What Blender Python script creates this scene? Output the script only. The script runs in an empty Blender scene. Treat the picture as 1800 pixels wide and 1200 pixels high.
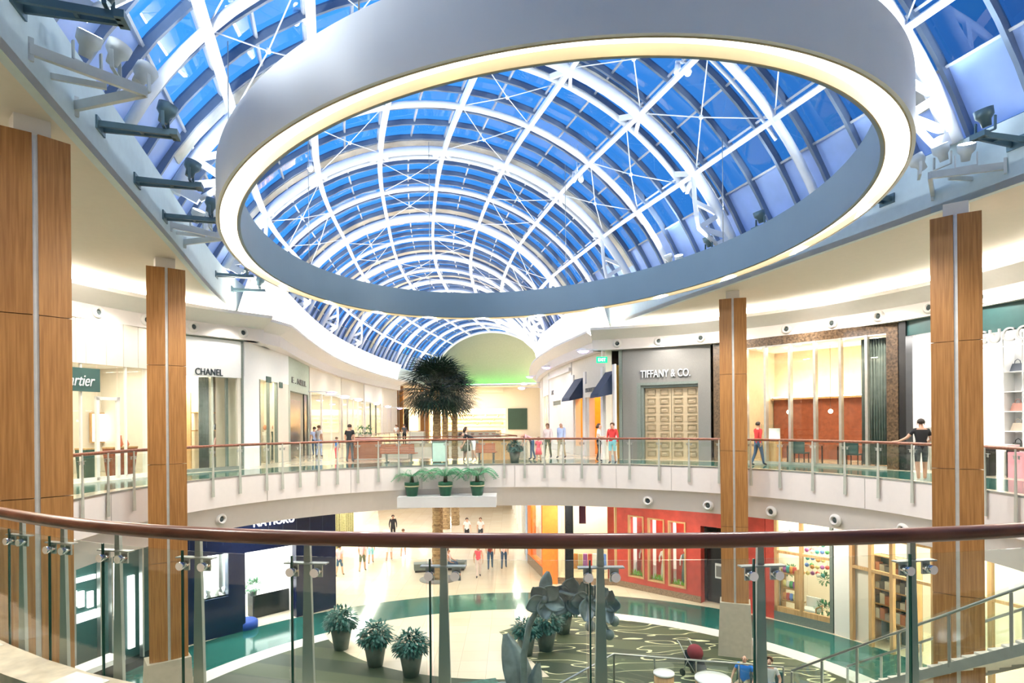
import bpy, bmesh, math, random
from mathutils import Vector, Matrix
random.seed(7)
PI = math.pi
S = bpy.context.scene
COL = S.collection

# ------------------------------------------------------------------ camera, world, exposure
F_PX, CX, HY, ROLL, EYE = 1078.0, 900.0, 743.0, math.radians(0.48), 1.72
cam = bpy.data.objects.new('camera', bpy.data.cameras.new('camera'))
COL.objects.link(cam)
cam.data.sensor_width = 36.0
cam.data.lens = 36.0 * F_PX / 1800.0
cam.data.shift_y = (HY - 600.0) / 1800.0
cam.data.clip_start, cam.data.clip_end = 0.05, 400
cam.matrix_world = Matrix.Translation((0, 0, EYE)) @ Matrix.Rotation(PI/2, 4, 'X') @ Matrix.Rotation(-ROLL, 4, 'Z')
S.camera = cam
S.view_settings.view_transform = 'Standard'
S.view_settings.look = 'None'
S.view_settings.exposure = 1.25
S.view_settings.gamma = 1.0
S.view_settings.use_curve_mapping = False
S.cycles.use_denoising = True
S.cycles.max_bounces = 7
S.cycles.diffuse_bounces = 4
S.cycles.glossy_bounces = 3
S.cycles.transmission_bounces = 4
S.cycles.transparent_max_bounces = 28
S.cycles.sample_clamp_indirect = 6
S.cycles.caustics_reflective = False
S.cycles.caustics_refractive = False

w = bpy.data.worlds.new('dusk_sky'); S.world = w; w.use_nodes = True
nt = w.node_tree; nt.nodes.clear()
out = nt.nodes.new('ShaderNodeOutputWorld'); bg = nt.nodes.new('ShaderNodeBackground')
tc = nt.nodes.new('ShaderNodeTexCoord'); sep = nt.nodes.new('ShaderNodeSeparateXYZ')
nt.links.new(tc.outputs['Generated'], sep.inputs[0])
ad = nt.nodes.new('ShaderNodeMath'); ad.operation = 'MULTIPLY_ADD'
nt.links.new(sep.outputs['X'], ad.inputs[0]); ad.inputs[1].default_value = -0.5; ad.inputs[2].default_value = 0.5
rp = nt.nodes.new('ShaderNodeValToRGB')
rp.color_ramp.elements[0].position = 0.18; rp.color_ramp.elements[0].color = (0.015, 0.075, 0.26, 1)
rp.color_ramp.elements[1].position = 0.60; rp.color_ramp.elements[1].color = (0.075, 0.42, 1.05, 1)
nt.links.new(ad.outputs[0], rp.inputs[0])
nt.links.new(rp.outputs[0], bg.inputs[0]); bg.inputs[1].default_value = 0.55
nt.links.new(bg.outputs[0], out.inputs[0])

# ------------------------------------------------------------------ camera calibration helpers
_c, _s = math.cos(ROLL), math.sin(ROLL)
def ray(px, py):
    u, v = px - CX, HY - py
    return (u*_c + v*_s)/F_PX, (-u*_s + v*_c)/F_PX
def at_z(px, py, z):
    a, b = ray(px, py); d = (z - EYE)/b
    return Vector((a*d, d, z))
def at_d(px, py, d):
    a, b = ray(px, py)
    return Vector((a*d, d, EYE + b*d))
def hit_poly(px, py, poly, which='far'):
    a, b = ray(px, py); best = None
    for p, q in zip(poly[:-1], poly[1:]):
        f0 = p[0] - a*p[1]; f1 = q[0] - a*q[1]
        if f0*f1 > 0 or f0 == f1: continue
        t = f0/(f0 - f1); d = p[1] + (q[1]-p[1])*t
        if d < 0.3: continue
        if best is None or (d > best[0]) == (which == 'far'):
            best = (d, Vector((a*d, d, EYE + b*d)), math.atan2(q[1]-p[1], q[0]-p[0]))
    return best

# ------------------------------------------------------------------ materials
MATS = {}
def mat(name, col, rough=0.6, metal=0.0, vary=0.06, scale=6.0, emit=None, es=0.0, spec=0.5, coat=0.0, bump=0.0, bscale=40.0):
    m = bpy.data.materials.new(name); m.use_nodes = True
    n = m.node_tree; b = n.nodes['Principled BSDF']
    b.inputs['Roughness'].default_value = rough; b.inputs['Metallic'].default_value = metal
    b.inputs['Specular IOR Level'].default_value = spec
    b.inputs['Coat Weight'].default_value = coat
    c = n.nodes.new('ShaderNodeTexCoord'); no = n.nodes.new('ShaderNodeTexNoise')
    no.inputs['Scale'].default_value = scale; no.inputs['Detail'].default_value = 3
    n.links.new(c.outputs['Object'], no.inputs['Vector'])
    r = n.nodes.new('ShaderNodeValToRGB')
    r.color_ramp.elements[0].position = 0.3; r.color_ramp.elements[1].position = 0.7
    r.color_ramp.elements[0].color = tuple(max(0, x*(1-vary)) for x in col) + (1,)
    r.color_ramp.elements[1].color = tuple(min(1, x*(1+vary)) for x in col) + (1,)
    n.links.new(no.outputs['Fac'], r.inputs[0]); n.links.new(r.outputs[0], b.inputs['Base Color'])
    if emit:
        b.inputs['Emission Color'].default_value = tuple(emit) + (1,); b.inputs['Emission Strength'].default_value = es
    if bump:
        n2 = n.nodes.new('ShaderNodeTexNoise'); n2.inputs['Scale'].default_value = bscale
        n.links.new(c.outputs['Object'], n2.inputs['Vector'])
        bu = n.nodes.new('ShaderNodeBump'); bu.inputs['Strength'].default_value = bump
        n.links.new(n2.outputs['Fac'], bu.inputs['Height']); n.links.new(bu.outputs[0], b.inputs['Normal'])
    MATS[name] = m
    return m
def emis(name, col, s):
    m = bpy.data.materials.new(name); m.use_nodes = True
    n = m.node_tree; n.nodes.clear()
    o = n.nodes.new('ShaderNodeOutputMaterial'); e = n.nodes.new('ShaderNodeEmission')
    e.inputs[0].default_value = tuple(col) + (1,); e.inputs[1].default_value = s
    n.links.new(e.outputs[0], o.inputs[0]); MATS[name] = m
    return m
def glass(name, tint, refl=1.0, ior=1.45, rough=0.0):
    m = bpy.data.materials.new(name); m.use_nodes = True
    n = m.node_tree; n.nodes.clear()
    o = n.nodes.new('ShaderNodeOutputMaterial'); mx = n.nodes.new('ShaderNodeMixShader')
    t = n.nodes.new('ShaderNodeBsdfTransparent'); t.inputs[0].default_value = tuple(tint) + (1,)
    g = n.nodes.new('ShaderNodeBsdfGlossy'); g.inputs['Roughness'].default_value = rough
    f = n.nodes.new('ShaderNodeLayerWeight'); f.inputs['Blend'].default_value = 0.5
    pw = n.nodes.new('ShaderNodeMath'); pw.operation = 'POWER'; pw.inputs[1].default_value = 5.0
    mu = n.nodes.new('ShaderNodeMath'); mu.operation = 'MULTIPLY_ADD'; f0 = ((ior-1)/(ior+1))**2
    mu.inputs[1].default_value = 0.9*refl*0.7; mu.inputs[2].default_value = f0*refl
    n.links.new(f.outputs['Facing'], pw.inputs[0]); n.links.new(pw.outputs[0], mu.inputs[0]); mu.use_clamp = True
    n.links.new(mu.outputs[0], mx.inputs[0])
    n.links.new(t.outputs[0], mx.inputs[1]); n.links.new(g.outputs[0], mx.inputs[2])
    n.links.new(mx.outputs[0], o.inputs[0]); MATS[name] = m
    return m
def wood(name, c1, c2, scale=1.0, rough=0.45, axis='Z'):
    m = bpy.data.materials.new(name); m.use_nodes = True
    n = m.node_tree; b = n.nodes['Principled BSDF']; b.inputs['Roughness'].default_value = rough
    c = n.nodes.new('ShaderNodeTexCoord'); mp = n.nodes.new('ShaderNodeMapping')
    sc = {'Z': (30, 30, 1.2), 'X': (1.2, 30, 30), 'Y': (30, 1.2, 30)}[axis]
    mp.inputs['Scale'].default_value = tuple(x*scale for x in sc)
    n.links.new(c.outputs['Object'], mp.inputs[0])
    no = n.nodes.new('ShaderNodeTexNoise'); no.inputs['Scale'].default_value = 1.0; no.inputs['Detail'].default_value = 5
    n.links.new(mp.outputs[0], no.inputs['Vector'])
    r = n.nodes.new('ShaderNodeValToRGB'); r.color_ramp.elements[0].position = 0.35; r.color_ramp.elements[1].position = 0.65
    r.color_ramp.elements[0].color = tuple(c1) + (1,); r.color_ramp.elements[1].color = tuple(c2) + (1,)
    n.links.new(no.outputs['Fac'], r.inputs[0]); n.links.new(r.outputs[0], b.inputs['Base Color'])
    MATS[name] = m
    return m

WHITE = mat('white_plaster', (0.80, 0.77, 0.73), 0.7, vary=0.015)
CREAM = mat('cream_plaster', (0.74, 0.68, 0.58), 0.7, vary=0.02)
FASC = mat('fascia_plaster', (0.80, 0.74, 0.70), 0.6, vary=0.012)
SOFF = mat('soffit_plaster', (0.72, 0.68, 0.60), 0.8, vary=0.015)
STEELW = mat('white_painted_steel', (0.82, 0.86, 0.92), 0.35, vary=0.02)
BAR = mat('blue_grey_glazing_bar', (0.16, 0.22, 0.32), 0.4, metal=0.3, vary=0.05)
BARL = mat('pale_grey_glazing_bar', (0.42, 0.46, 0.52), 0.4, metal=0.2, vary=0.05)
FASB = mat('pale_blue_fascia_paint', (0.62, 0.74, 0.77), 0.6, vary=0.03)
FROST = mat('frosted_glass', (0.34, 0.50, 0.92), 0.35, vary=0.10, scale=1.2)
LOUV = mat('grey_metal_louvre', (0.40, 0.42, 0.42), 0.4, metal=0.4, vary=0.15, scale=3)
RINGO = mat('ring_outer_lit', (0.82, 0.83, 0.83), 0.42, vary=0.04, scale=0.6, spec=0.4)  # lighter than the inner side: the light falling on it is in the colour
RINGM = mat('ring_inner_shaded', (0.20, 0.29, 0.36), 0.42, vary=0.04, scale=0.6, spec=0.4)  # same metal as the outer side, darkened in colour for its shade
GOLD = mat('pale_gold_trim', (0.40, 0.33, 0.19), 0.4, vary=0.03)
STRIP = mat('satin_metal_strip', (0.72,0.72,0.70), 0.45, metal=0.5)
STEEL = mat('brushed_steel', (0.45, 0.47, 0.46), 0.3, metal=0.8, vary=0.06)
POST = mat('grey_green_post', (0.50, 0.52, 0.46), 0.4, metal=0.25, vary=0.05)
CHROME = mat('chrome', (0.8, 0.82, 0.84), 0.12, metal=1.0, vary=0.02)
DARK = mat('dark_throat', (0.05, 0.07, 0.07), 0.5)
BLACK = mat('black_lacquer', (0.012, 0.013, 0.015), 0.25)
BRACK = mat('teal_grey_bracket', (0.10, 0.17, 0.20), 0.4, metal=0.4, vary=0.05)
BRACKL = mat('pale_bracket', (0.62, 0.66, 0.66), 0.4, vary=0.04)
STONE = mat('travertine', (0.55, 0.46, 0.32), 0.45, vary=0.15, scale=9)
STONEL = mat('pale_marble_tile', (0.85, 0.80, 0.68), 0.25, vary=0.06)
CONC = mat('buff_concrete', (0.50, 0.44, 0.34), 0.7, vary=0.07)
GREYST = mat('grey_granite', (0.19, 0.185, 0.175), 0.6, vary=0.12, scale=60)
GREYD = mat('grey_green_stone', (0.16, 0.19, 0.17), 0.45, vary=0.12, scale=20)
CHAMP = mat('champagne_metal', (0.62, 0.50, 0.33), 0.32, metal=0.35, vary=0.04)
BROWNM = mat('brown_marble', (0.11, 0.07, 0.04), 0.25, vary=0.6, scale=14)
NAVY = mat('navy_awning', (0.015, 0.03, 0.07), 0.7)
ORANGE = mat('orange_plaster', (0.90, 0.22, 0.03), 0.6, vary=0.12, scale=5)
REDW = mat('red_plaster', (0.48, 0.060, 0.040), 0.55, vary=0.18, scale=2.5)
REDST = mat('red_base_stone', (0.24, 0.16, 0.10), 0.5, vary=0.4, scale=20)
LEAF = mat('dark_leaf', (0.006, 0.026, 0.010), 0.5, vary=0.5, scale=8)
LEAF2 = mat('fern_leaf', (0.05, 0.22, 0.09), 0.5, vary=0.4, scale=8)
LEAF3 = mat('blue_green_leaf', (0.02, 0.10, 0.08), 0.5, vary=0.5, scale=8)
POTG = mat('green_glazed_pot', (0.01, 0.11, 0.05), 0.3, vary=0.1)
POTD = mat('dark_planter', (0.10, 0.13, 0.11), 0.45, vary=0.1)
CREAMB = mat('cream_band', (0.75, 0.70, 0.45), 0.5)
SOIL = mat('soil', (0.04, 0.03, 0.02), 0.9)
BRONZE = mat('verdigris_bronze', (0.20, 0.27, 0.28), 0.38, metal=0.4, vary=0.25, scale=4)
SIGNT = mat('dark_letter', (0.01, 0.025, 0.03), 0.4)
SIGNG = mat('dark_green_sign', (0.03, 0.09, 0.08), 0.4)
LETS = mat('silver_letter', (0.85, 0.88, 0.90), 0.25, metal=0.3)
CURT = mat('grey_curtain', (0.20, 0.22, 0.20), 0.8, vary=0.15)
CURTL = mat('pale_curtain', (0.50, 0.47, 0.40), 0.8, vary=0.1)
BRW = mat('red_brown_wall', (0.28, 0.07, 0.03), 0.5, vary=0.2)
ORW = mat('amber_interior', (0.95, 0.48, 0.08), 0.6, vary=0.08)
SHELFW = mat('white_shelf', (0.85, 0.85, 0.84), 0.4, vary=0.01)
TEALD = mat('dark_teal_panel', (0.03, 0.09, 0.09), 0.4)
HOKU = mat('navy_tile', (0.004, 0.010, 0.045), 0.2, vary=0.15, scale=5)
LTG = mat('light_green_film', (0.55, 0.72, 0.62), 0.4)
PURP = emis('lilac_lamp', (0.75, 0.45, 1.0), 3.0)
WARM = emis('warm_white_lamp', (1.0, 0.90, 0.74), 9.0)
COOL = emis('cool_white_lamp', (0.92, 0.97, 1.0), 14.0)
COVE = emis('cove_lamp', (1.0, 0.90, 0.76), 42.0)
RINGE = emis('ring_lamp', (1.0, 0.95, 0.84), 2.2)
BACKL = emis('backlit_panel', (1.0, 0.97, 0.92), 2.0)
GREENE = emis('green_neon', (0.12, 1.0, 0.2), 11.0)
EXITE = emis('exit_sign_green', (0.02, 0.75, 0.28), 0.9)
EXITW = emis('exit_sign_letter', (0.8, 1.0, 0.9), 2.2)
WOODC = wood('column_oak', (0.29, 0.125, 0.032), (0.43, 0.205, 0.060))
WOODR = wood('handrail_wood', (0.16, 0.055, 0.03), (0.27, 0.10, 0.055), 0.5, 0.28, 'X')
WOODS = wood('shop_oak', (0.45, 0.26, 0.11), (0.60, 0.38, 0.18))
BENCHW = wood('bench_wood', (0.36, 0.10, 0.05), (0.50, 0.17, 0.09), 1.0, 0.4, 'X')
PALMT = wood('palm_bark', (0.16, 0.10, 0.05), (0.42, 0.30, 0.16), 0.35, 0.9, 'X')
ROOFG = glass('roof_glass', (0.62, 0.78, 0.95), 1.6, 1.5)
RAILG = glass('railing_glass', (0.945, 0.982, 0.965), 1.15, 1.5)
SHOPG = glass('shop_glass', (0.96, 0.99, 0.97), 0.8, 1.4)

# ------------------------------------------------------------------ mesh builder
class MB:
    def __init__(s): s.v = []; s.f = []; s.m = []; s.sm = []
    def quad(s, *p, mi=0, smooth=False):
        i = len(s.v); s.v += [tuple(q) for q in p]; s.f.append(tuple(range(i, i+len(p)))); s.m.append(mi); s.sm.append(smooth)
    def hexa(s, p, mi=0):
        i = len(s.v); s.v += [tuple(q) for q in p]
        for f in ((0,3,2,1),(4,5,6,7),(0,1,5,4),(1,2,6,5),(2,3,7,6),(3,0,4,7)):
            s.f.append(tuple(i+k for k in f)); s.m.append(mi); s.sm.append(False)
        return s
    def box(s, x0, x1, y0, y1, z0, z1, mi=0):
        return s.hexa([(x0,y0,z0),(x1,y0,z0),(x1,y1,z0),(x0,y1,z0),(x0,y0,z1),(x1,y0,z1),(x1,y1,z1),(x0,y1,z1)], mi)
    def fbox(s, fr, u0, u1, w0, w1, z0, z1, mi=0):
        return s.hexa([fr.P(u0,w0,z0), fr.P(u1,w0,z0), fr.P(u1,w1,z0), fr.P(u0,w1,z0),
                       fr.P(u0,w0,z1), fr.P(u1,w0,z1), fr.P(u1,w1,z1), fr.P(u0,w1,z1)], mi)
    def rings(s, rr, closed=False, caps=True, mi=0, smooth=True):
        n = len(rr[0]); i0 = len(s.v)
        for r in rr: s.v += [tuple(q) for q in r]
        K = len(rr)
        for k in range(K if closed else K-1):
            a = i0 + k*n; b = i0 + ((k+1) % K)*n
            for j in range(n):
                j2 = (j+1) % n
                s.f.append((a+j, a+j2, b+j2, b+j)); s.m.append(mi); s.sm.append(smooth)
        if caps and not closed:
            s.f.append(tuple(i0+j for j in reversed(range(n)))); s.m.append(mi); s.sm.append(False)
            s.f.append(tuple(i0+(K-1)*n+j for j in range(n))); s.m.append(mi); s.sm.append(False)
        return s
    def tube(s, pts, r, n=8, mi=0, closed=False, smooth=True):
        pts = [Vector(p) for p in pts]; rr = []
        K = len(pts); prev = None
        for k, p in enumerate(pts):
            if closed: t = pts[(k+1) % K] - pts[k-1]
            else: t = pts[min(k+1, K-1)] - pts[max(k-1, 0)]
            if t.length < 1e-9: t = Vector((0,0,1))
            t.normalize()
            ref = prev if prev is not None else (Vector((0,0,1)) if abs(t.z) < 0.9 else Vector((1,0,0)))
            a = (ref - t*ref.dot(t))
            if a.length < 1e-6: a = t.orthogonal()
            a.normalize(); b = t.cross(a); prev = a
            rad = r[k] if isinstance(r, (list, tuple)) else r
            rr.append([p + a*(rad*math.cos(2*PI*j/n)) + b*(rad*math.sin(2*PI*j/n)) for j in range(n)])
        return s.rings(rr, closed, True, mi, smooth)
    def bar(s, p, q, w, h, mi=0, up=(0,0,1)):
        p, q = Vector(p), Vector(q); t = (q-p).normalized(); u = Vector(up)
        a = t.cross(u)
        if a.length < 1e-5: a = t.orthogonal()
        a.normalize(); b = a.cross(t)
        a *= w/2; b *= h/2
        return s.hexa([p-a-b, p+a-b, q+a-b, q-a-b, p-a+b, p+a+b, q+a+b, q-a+b], mi)
    def lathe(s, prof, c=(0,0,0), n=20, mi=0, smooth=True):
        rr = [[(c[0]+r*math.cos(2*PI*j/n), c[1]+r*math.sin(2*PI*j/n), c[2]+z) for j in range(n)] for r, z in prof]
        return s.rings(rr, False, True, mi, smooth)
    def ball(s, c, rx, ry=None, rz=None, n=12, m=8, mi=0):
        ry = ry or rx; rz = rz or rx; rr = []
        for k in range(m+1):
            a = -PI/2 + PI*k/m; q = max(math.cos(a), 0.02)
            rr.append([(c[0]+rx*q*math.cos(2*PI*j/n), c[1]+ry*q*math.sin(2*PI*j/n), c[2]+rz*math.sin(a)) for j in range(n)])
        return s.rings(rr, False, True, mi, True)
    def sweep(s, path, prof, closed=False, mi=0):
        # path: list of (point2d, outward normal2d); prof: list of (offset outward, z) forming a closed loop
        rr = [[(p[0]+nn[0]*o, p[1]+nn[1]*o, z) for o, z in prof] for p, nn in path]
        return s.rings(rr, closed, True, mi, False)
    def prism(s, poly, z0, z1, mi=0):
        n = len(poly); i = len(s.v)
        s.v += [(p[0], p[1], z0) for p in poly] + [(p[0], p[1], z1) for p in poly]
        s.f.append(tuple(i+k for k in reversed(range(n)))); s.m.append(mi); s.sm.append(False)
        s.f.append(tuple(i+n+k for k in range(n))); s.m.append(mi); s.sm.append(False)
        for k in range(n):
            k2 = (k+1) % n
            s.f.append((i+k, i+k2, i+n+k2, i+n+k)); s.m.append(mi); s.sm.append(False)
        return s
    def build(s, name, mats, parent=None, **kw):
        if not isinstance(mats, (list, tuple)): mats = [mats]
        me = bpy.data.meshes.new(name)
        off = Vector((0,0,0)); q = parent
        while q is not None: off += q.location; q = q.parent
        if s.v and parent is None and kw.pop('own_origin', False):
            n = len(s.v); off = Vector((sum(p[0] for p in s.v)/n, sum(p[1] for p in s.v)/n, min(p[2] for p in s.v)))
        vv = [(p[0]-off.x, p[1]-off.y, p[2]-off.z) for p in s.v]
        me.from_pydata(vv, [], s.f)
        for m in mats: me.materials.append(m)
        me.polygons.foreach_set('material_index', s.m)
        me.polygons.foreach_set('use_smooth', s.sm)
        bm = bmesh.new(); bm.from_mesh(me); bmesh.ops.recalc_face_normals(bm, faces=bm.faces); bm.to_mesh(me); bm.free()
        o = bpy.data.objects.new(name, me); COL.objects.link(o)
        if parent is not None: o.parent = parent
        else: o.location = off
        for k, v in kw.items(): o[k] = v
        return o

def _islands(mb):
    par = list(range(len(mb.v)))
    def find(a):
        while par[a] != a: par[a] = par[par[a]]; a = par[a]
        return a
    for f in mb.f:
        r0 = find(f[0])
        for k in f[1:]: par[find(k)] = r0
    gr = {}
    for i, f in enumerate(mb.f): gr.setdefault(find(f[0]), []).append(i)
    return list(gr.values())
def build_each(mb, name, m, parent):
    # every separate piece becomes a part of its own
    res = []
    for fs in _islands(mb):
        n = MB(); idx = {}
        for i in fs:
            ff = []
            for k in mb.f[i]:
                if k not in idx: idx[k] = len(n.v); n.v.append(mb.v[k])
                ff.append(idx[k])
            n.f.append(tuple(ff)); n.m.append(mb.m[i]); n.sm.append(mb.sm[i])
        res.append(n.build(name, m, parent))
    return res

def thing(name, label, cat, loc=(0,0,0), rz=0, group=None):
    o = bpy.data.objects.new(name, None); COL.objects.link(o)
    o.location = loc; o.rotation_euler = (0, 0, rz); o.empty_display_size = 0.1
    o['label'] = label; o['category'] = cat
    if group: o['group'] = group
    return o
def tag(o, label, cat, group=None):
    o['label'] = label; o['category'] = cat
    if group: o['group'] = group
    return o
def struct(name, mb, m, parent=None, label=None):
    o = mb.build(name, m, parent)
    if parent is None: o['kind'] = 'structure'
    if label: o['label'] = label
    return o
def local(mb, name, m, parent):      # mesh already in the parent's own frame
    me_o = mb.build(name, m, None); me_o.location = (0,0,0); me_o.parent = parent
    return me_o
def dup(root, loc, rz=None, label=None, group=None):
    r = root.copy(); COL.objects.link(r); r.location = loc
    if rz is not None: r.rotation_euler = (0, 0, rz)
    if label: r['label'] = label
    if group: r['group'] = group
    for ch in list(root.children):
        c = ch.copy(); COL.objects.link(c); c.parent = r
        for g in list(ch.children):
            d = g.copy(); COL.objects.link(d); d.parent = c
    return r
ORD = ['first','second','third','fourth','fifth','sixth','seventh','eighth','ninth','tenth','eleventh','twelfth','thirteenth','fourteenth','fifteenth','sixteenth','seventeenth','eighteenth','nineteenth','twentieth']
def area(loc, sx, sy, power, col=(1,0.9,0.78), rot=(0,0,0), name='ceiling_lamp_light', parent=None, spread=None):
    l = bpy.data.lights.new(name, 'AREA'); l.shape = 'RECTANGLE'; l.size = sx; l.size_y = sy; l.energy = power; l.color = col
    if spread: l.spread = spread
    o = bpy.data.objects.new(name, l); COL.objects.link(o); o.location = loc; o.rotation_euler = rot
    if parent: o.parent = parent; o.location = Vector(loc) - parent.location
    return o
def spot(loc, target, power, angle=1.2, blend=0.6, col=(1,0.95,0.9), r=0.1, name='spot_light'):
    l = bpy.data.lights.new(name, 'SPOT'); l.energy = power; l.spot_size = angle; l.spot_blend = blend; l.color = col; l.shadow_soft_size = r
    o = bpy.data.objects.new(name, l); COL.objects.link(o); o.location = loc
    o.rotation_euler = (Vector(target)-Vector(loc)).to_track_quat('-Z', 'Y').to_euler()
    return o

class Fr:      # a straight wall line: u along, w away from the atrium, z up
    def __init__(s, a, b, flip=False):
        s.o = Vector((a[0], a[1])); b = Vector((b[0], b[1]))
        s.len = (b - s.o).length; s.x = (b - s.o).normalized()
        s.n = Vector((-s.x.y, s.x.x))
        if flip: s.n = -s.n
    def P(s, u, w_, z):
        q = s.o + s.x*u + s.n*w_
        return Vector((q.x, q.y, z))
    def uz(s, px, py, w_=0.0):
        a, b = ray(px, py); o = s.o + s.n*w_
        # o + x*u = (a d, d)
        det = s.x.x*(-1) - s.x.y*(-a)
        u = ((-o.x)*(-1) - (-o.y)*(-a))/det
        q = o + s.x*u
        return u, EYE + b*q.y
    def u(s, px, w_=0.0, py=760): return s.uz(px, py, w_)[0]
    @property
    def ang(s): return math.atan2(s.x.y, s.x.x)

LOW = -6.3
# ------------------------------------------------------------------ plan curves
C0 = Vector((0.3, 14.8))
RC = [10.7667, 0.1713, -0.2817, -0.1255, -0.3309, 0.0091, 0.1999]
def rail_r(t): return RC[0] + RC[1]*math.cos(t)+RC[2]*math.sin(t)+RC[3]*math.cos(2*t)+RC[4]*math.sin(2*t)+RC[5]*math.cos(3*t)+RC[6]*math.sin(3*t) + 0.12*math.exp(-(((t+PI) % (2*PI) - PI + 1.80)/0.16)**2)
def rail_p(t, o=0.0):
    r = rail_r(t) + o
    return Vector((C0.x + r*math.cos(t), C0.y + r*math.sin(t)))
NR = 180
RAIL = [rail_p(2*PI*k/NR) for k in range(NR+1)]
def circ_p(t, r): return Vector((C0.x + r*math.cos(t), C0.y + r*math.sin(t)))
def rail_path(t0, t1, n, o=0.0):
    res = []
    for k in range(n+1):
        t = t0 + (t1-t0)*k/n; res.append((rail_p(t, o), Vector((math.cos(t), math.sin(t)))))
    return res
def circ_path(t0, t1, n, r):
    return [(circ_p(t0+(t1-t0)*k/n, r), Vector((math.cos(t0+(t1-t0)*k/n), math.sin(t0+(t1-t0)*k/n)))) for k in range(n+1)]

AXP = [(9.5,-16),(5.85,-4),(4.65,0),(1.7,9.9),(-0.4,17),(-2.6,24.4),(-4.0,32),(-4.95,39.7),(-5.2,46.4),(-5.0,54),(-4.2,62),(-2.6,72),(-2.0,76)]
def _catmull(P, n=24):
    out_ = []
    for i in range(len(P)-1):
        p0 = P[max(i-1,0)]; p1 = P[i]; p2 = P[i+1]; p3 = P[min(i+2,len(P)-1)]
        for k in range(n):
            t = k/n
            out_.append(Vector(tuple(0.5*((2*p1[j]) + (-p0[j]+p2[j])*t + (2*p0[j]-5*p1[j]+4*p2[j]-p3[j])*t*t + (-p0[j]+3*p1[j]-3*p2[j]+p3[j])*t**3) for j in (0,1))))
    out_.append(Vector(P[-1])); return out_
AXD = _catmull(AXP)
AXS = [0.0]
for a_, b_ in zip(AXD[:-1], AXD[1:]): AXS.append(AXS[-1] + (b_-a_).length)
def ax_at(s):
    s = max(0, min(s, AXS[-1]-1e-6)); lo, hi = 0, len(AXS)-1
    while hi-lo > 1:
        m_ = (lo+hi)//2
        if AXS[m_] <= s: lo = m_
        else: hi = m_
    t = (s-AXS[lo])/(AXS[hi]-AXS[lo]); p = AXD[lo].lerp(AXD[hi], t)
    i0, i1 = max(lo-3,0), min(hi+3,len(AXD)-1); tg = (AXD[i1]-AXD[i0]).normalized()
    return p, tg, Vector((tg.y, -tg.x))
def s_of_d(d):
    for k in range(len(AXD)-1):
        if AXD[k].y <= d <= AXD[k+1].y:
            t = (d-AXD[k].y)/(AXD[k+1].y-AXD[k].y); return AXS[k] + t*(AXS[k+1]-AXS[k])
    return AXS[-1]
SPRING, CROWN = 7.5, 12.6
def hw(s):
    d = ax_at(s)[0].y; t = max(0, min(1, (d-25)/9.0)); t = t*t*(3-2*t)
    return 8.15 + (7.45-8.15)*t
def V(s, f, dr=0.0):
    p, tg, rt = ax_at(s); h = hw(s); rise = CROWN-SPRING
    R = (h*h + rise*rise)/(2*rise); zc = CROWN-R
    ph = math.asin(min(1, h/R))*f; r = R + dr
    q = p + rt*(r*math.sin(ph))
    return Vector((q.x, q.y, zc + r*math.cos(ph)))
def off_pt(s, o):
    p, tg, rt = ax_at(s); return p + rt*o

# corridor walls (upper and lower)
R_F = 14.4
SR0, SL0 = s_of_d(31.0), s_of_d(25.6)
RW = [off_pt(SR0 + k*1.0, 7.5) for k in range(0, 47)]
LW = [off_pt(SL0 + k*1.0, -7.1) for k in range(0, 36)]
def fac_hit(px, py=760):
    poly = [circ_p(2*PI*k/240, R_F) for k in range(241)]
    return hit_poly(px, py, poly, 'far')[1]

# ------------------------------------------------------------------ slabs
def filled(name, loops, z0, z1, m, kind=True):
    cu = bpy.data.curves.new(name, 'CURVE'); cu.dimensions = '2D'; cu.fill_mode = 'BOTH'; cu.extrude = (z1-z0)/2
    for lp in loops:
        sp = cu.splines.new('POLY'); sp.points.add(len(lp)-1); sp.use_cyclic_u = True
        for i, p in enumerate(lp): sp.points[i].co = (p[0], p[1], 0, 1)
    tmp = bpy.data.objects.new(name + '_tmp', cu); COL.objects.link(tmp)
    dg = bpy.context.evaluated_depsgraph_get()
    me = bpy.data.meshes.new_from_object(tmp.evaluated_get(dg))
    bpy.data.objects.remove(tmp); me.name = name
    me.materials.clear(); me.materials.append(m)
    o = bpy.data.objects.new(name, me); COL.objects.link(o); o.location = (0, 0, (z0+z1)/2)
    if kind: o['kind'] = 'structure'
    return o

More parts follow.
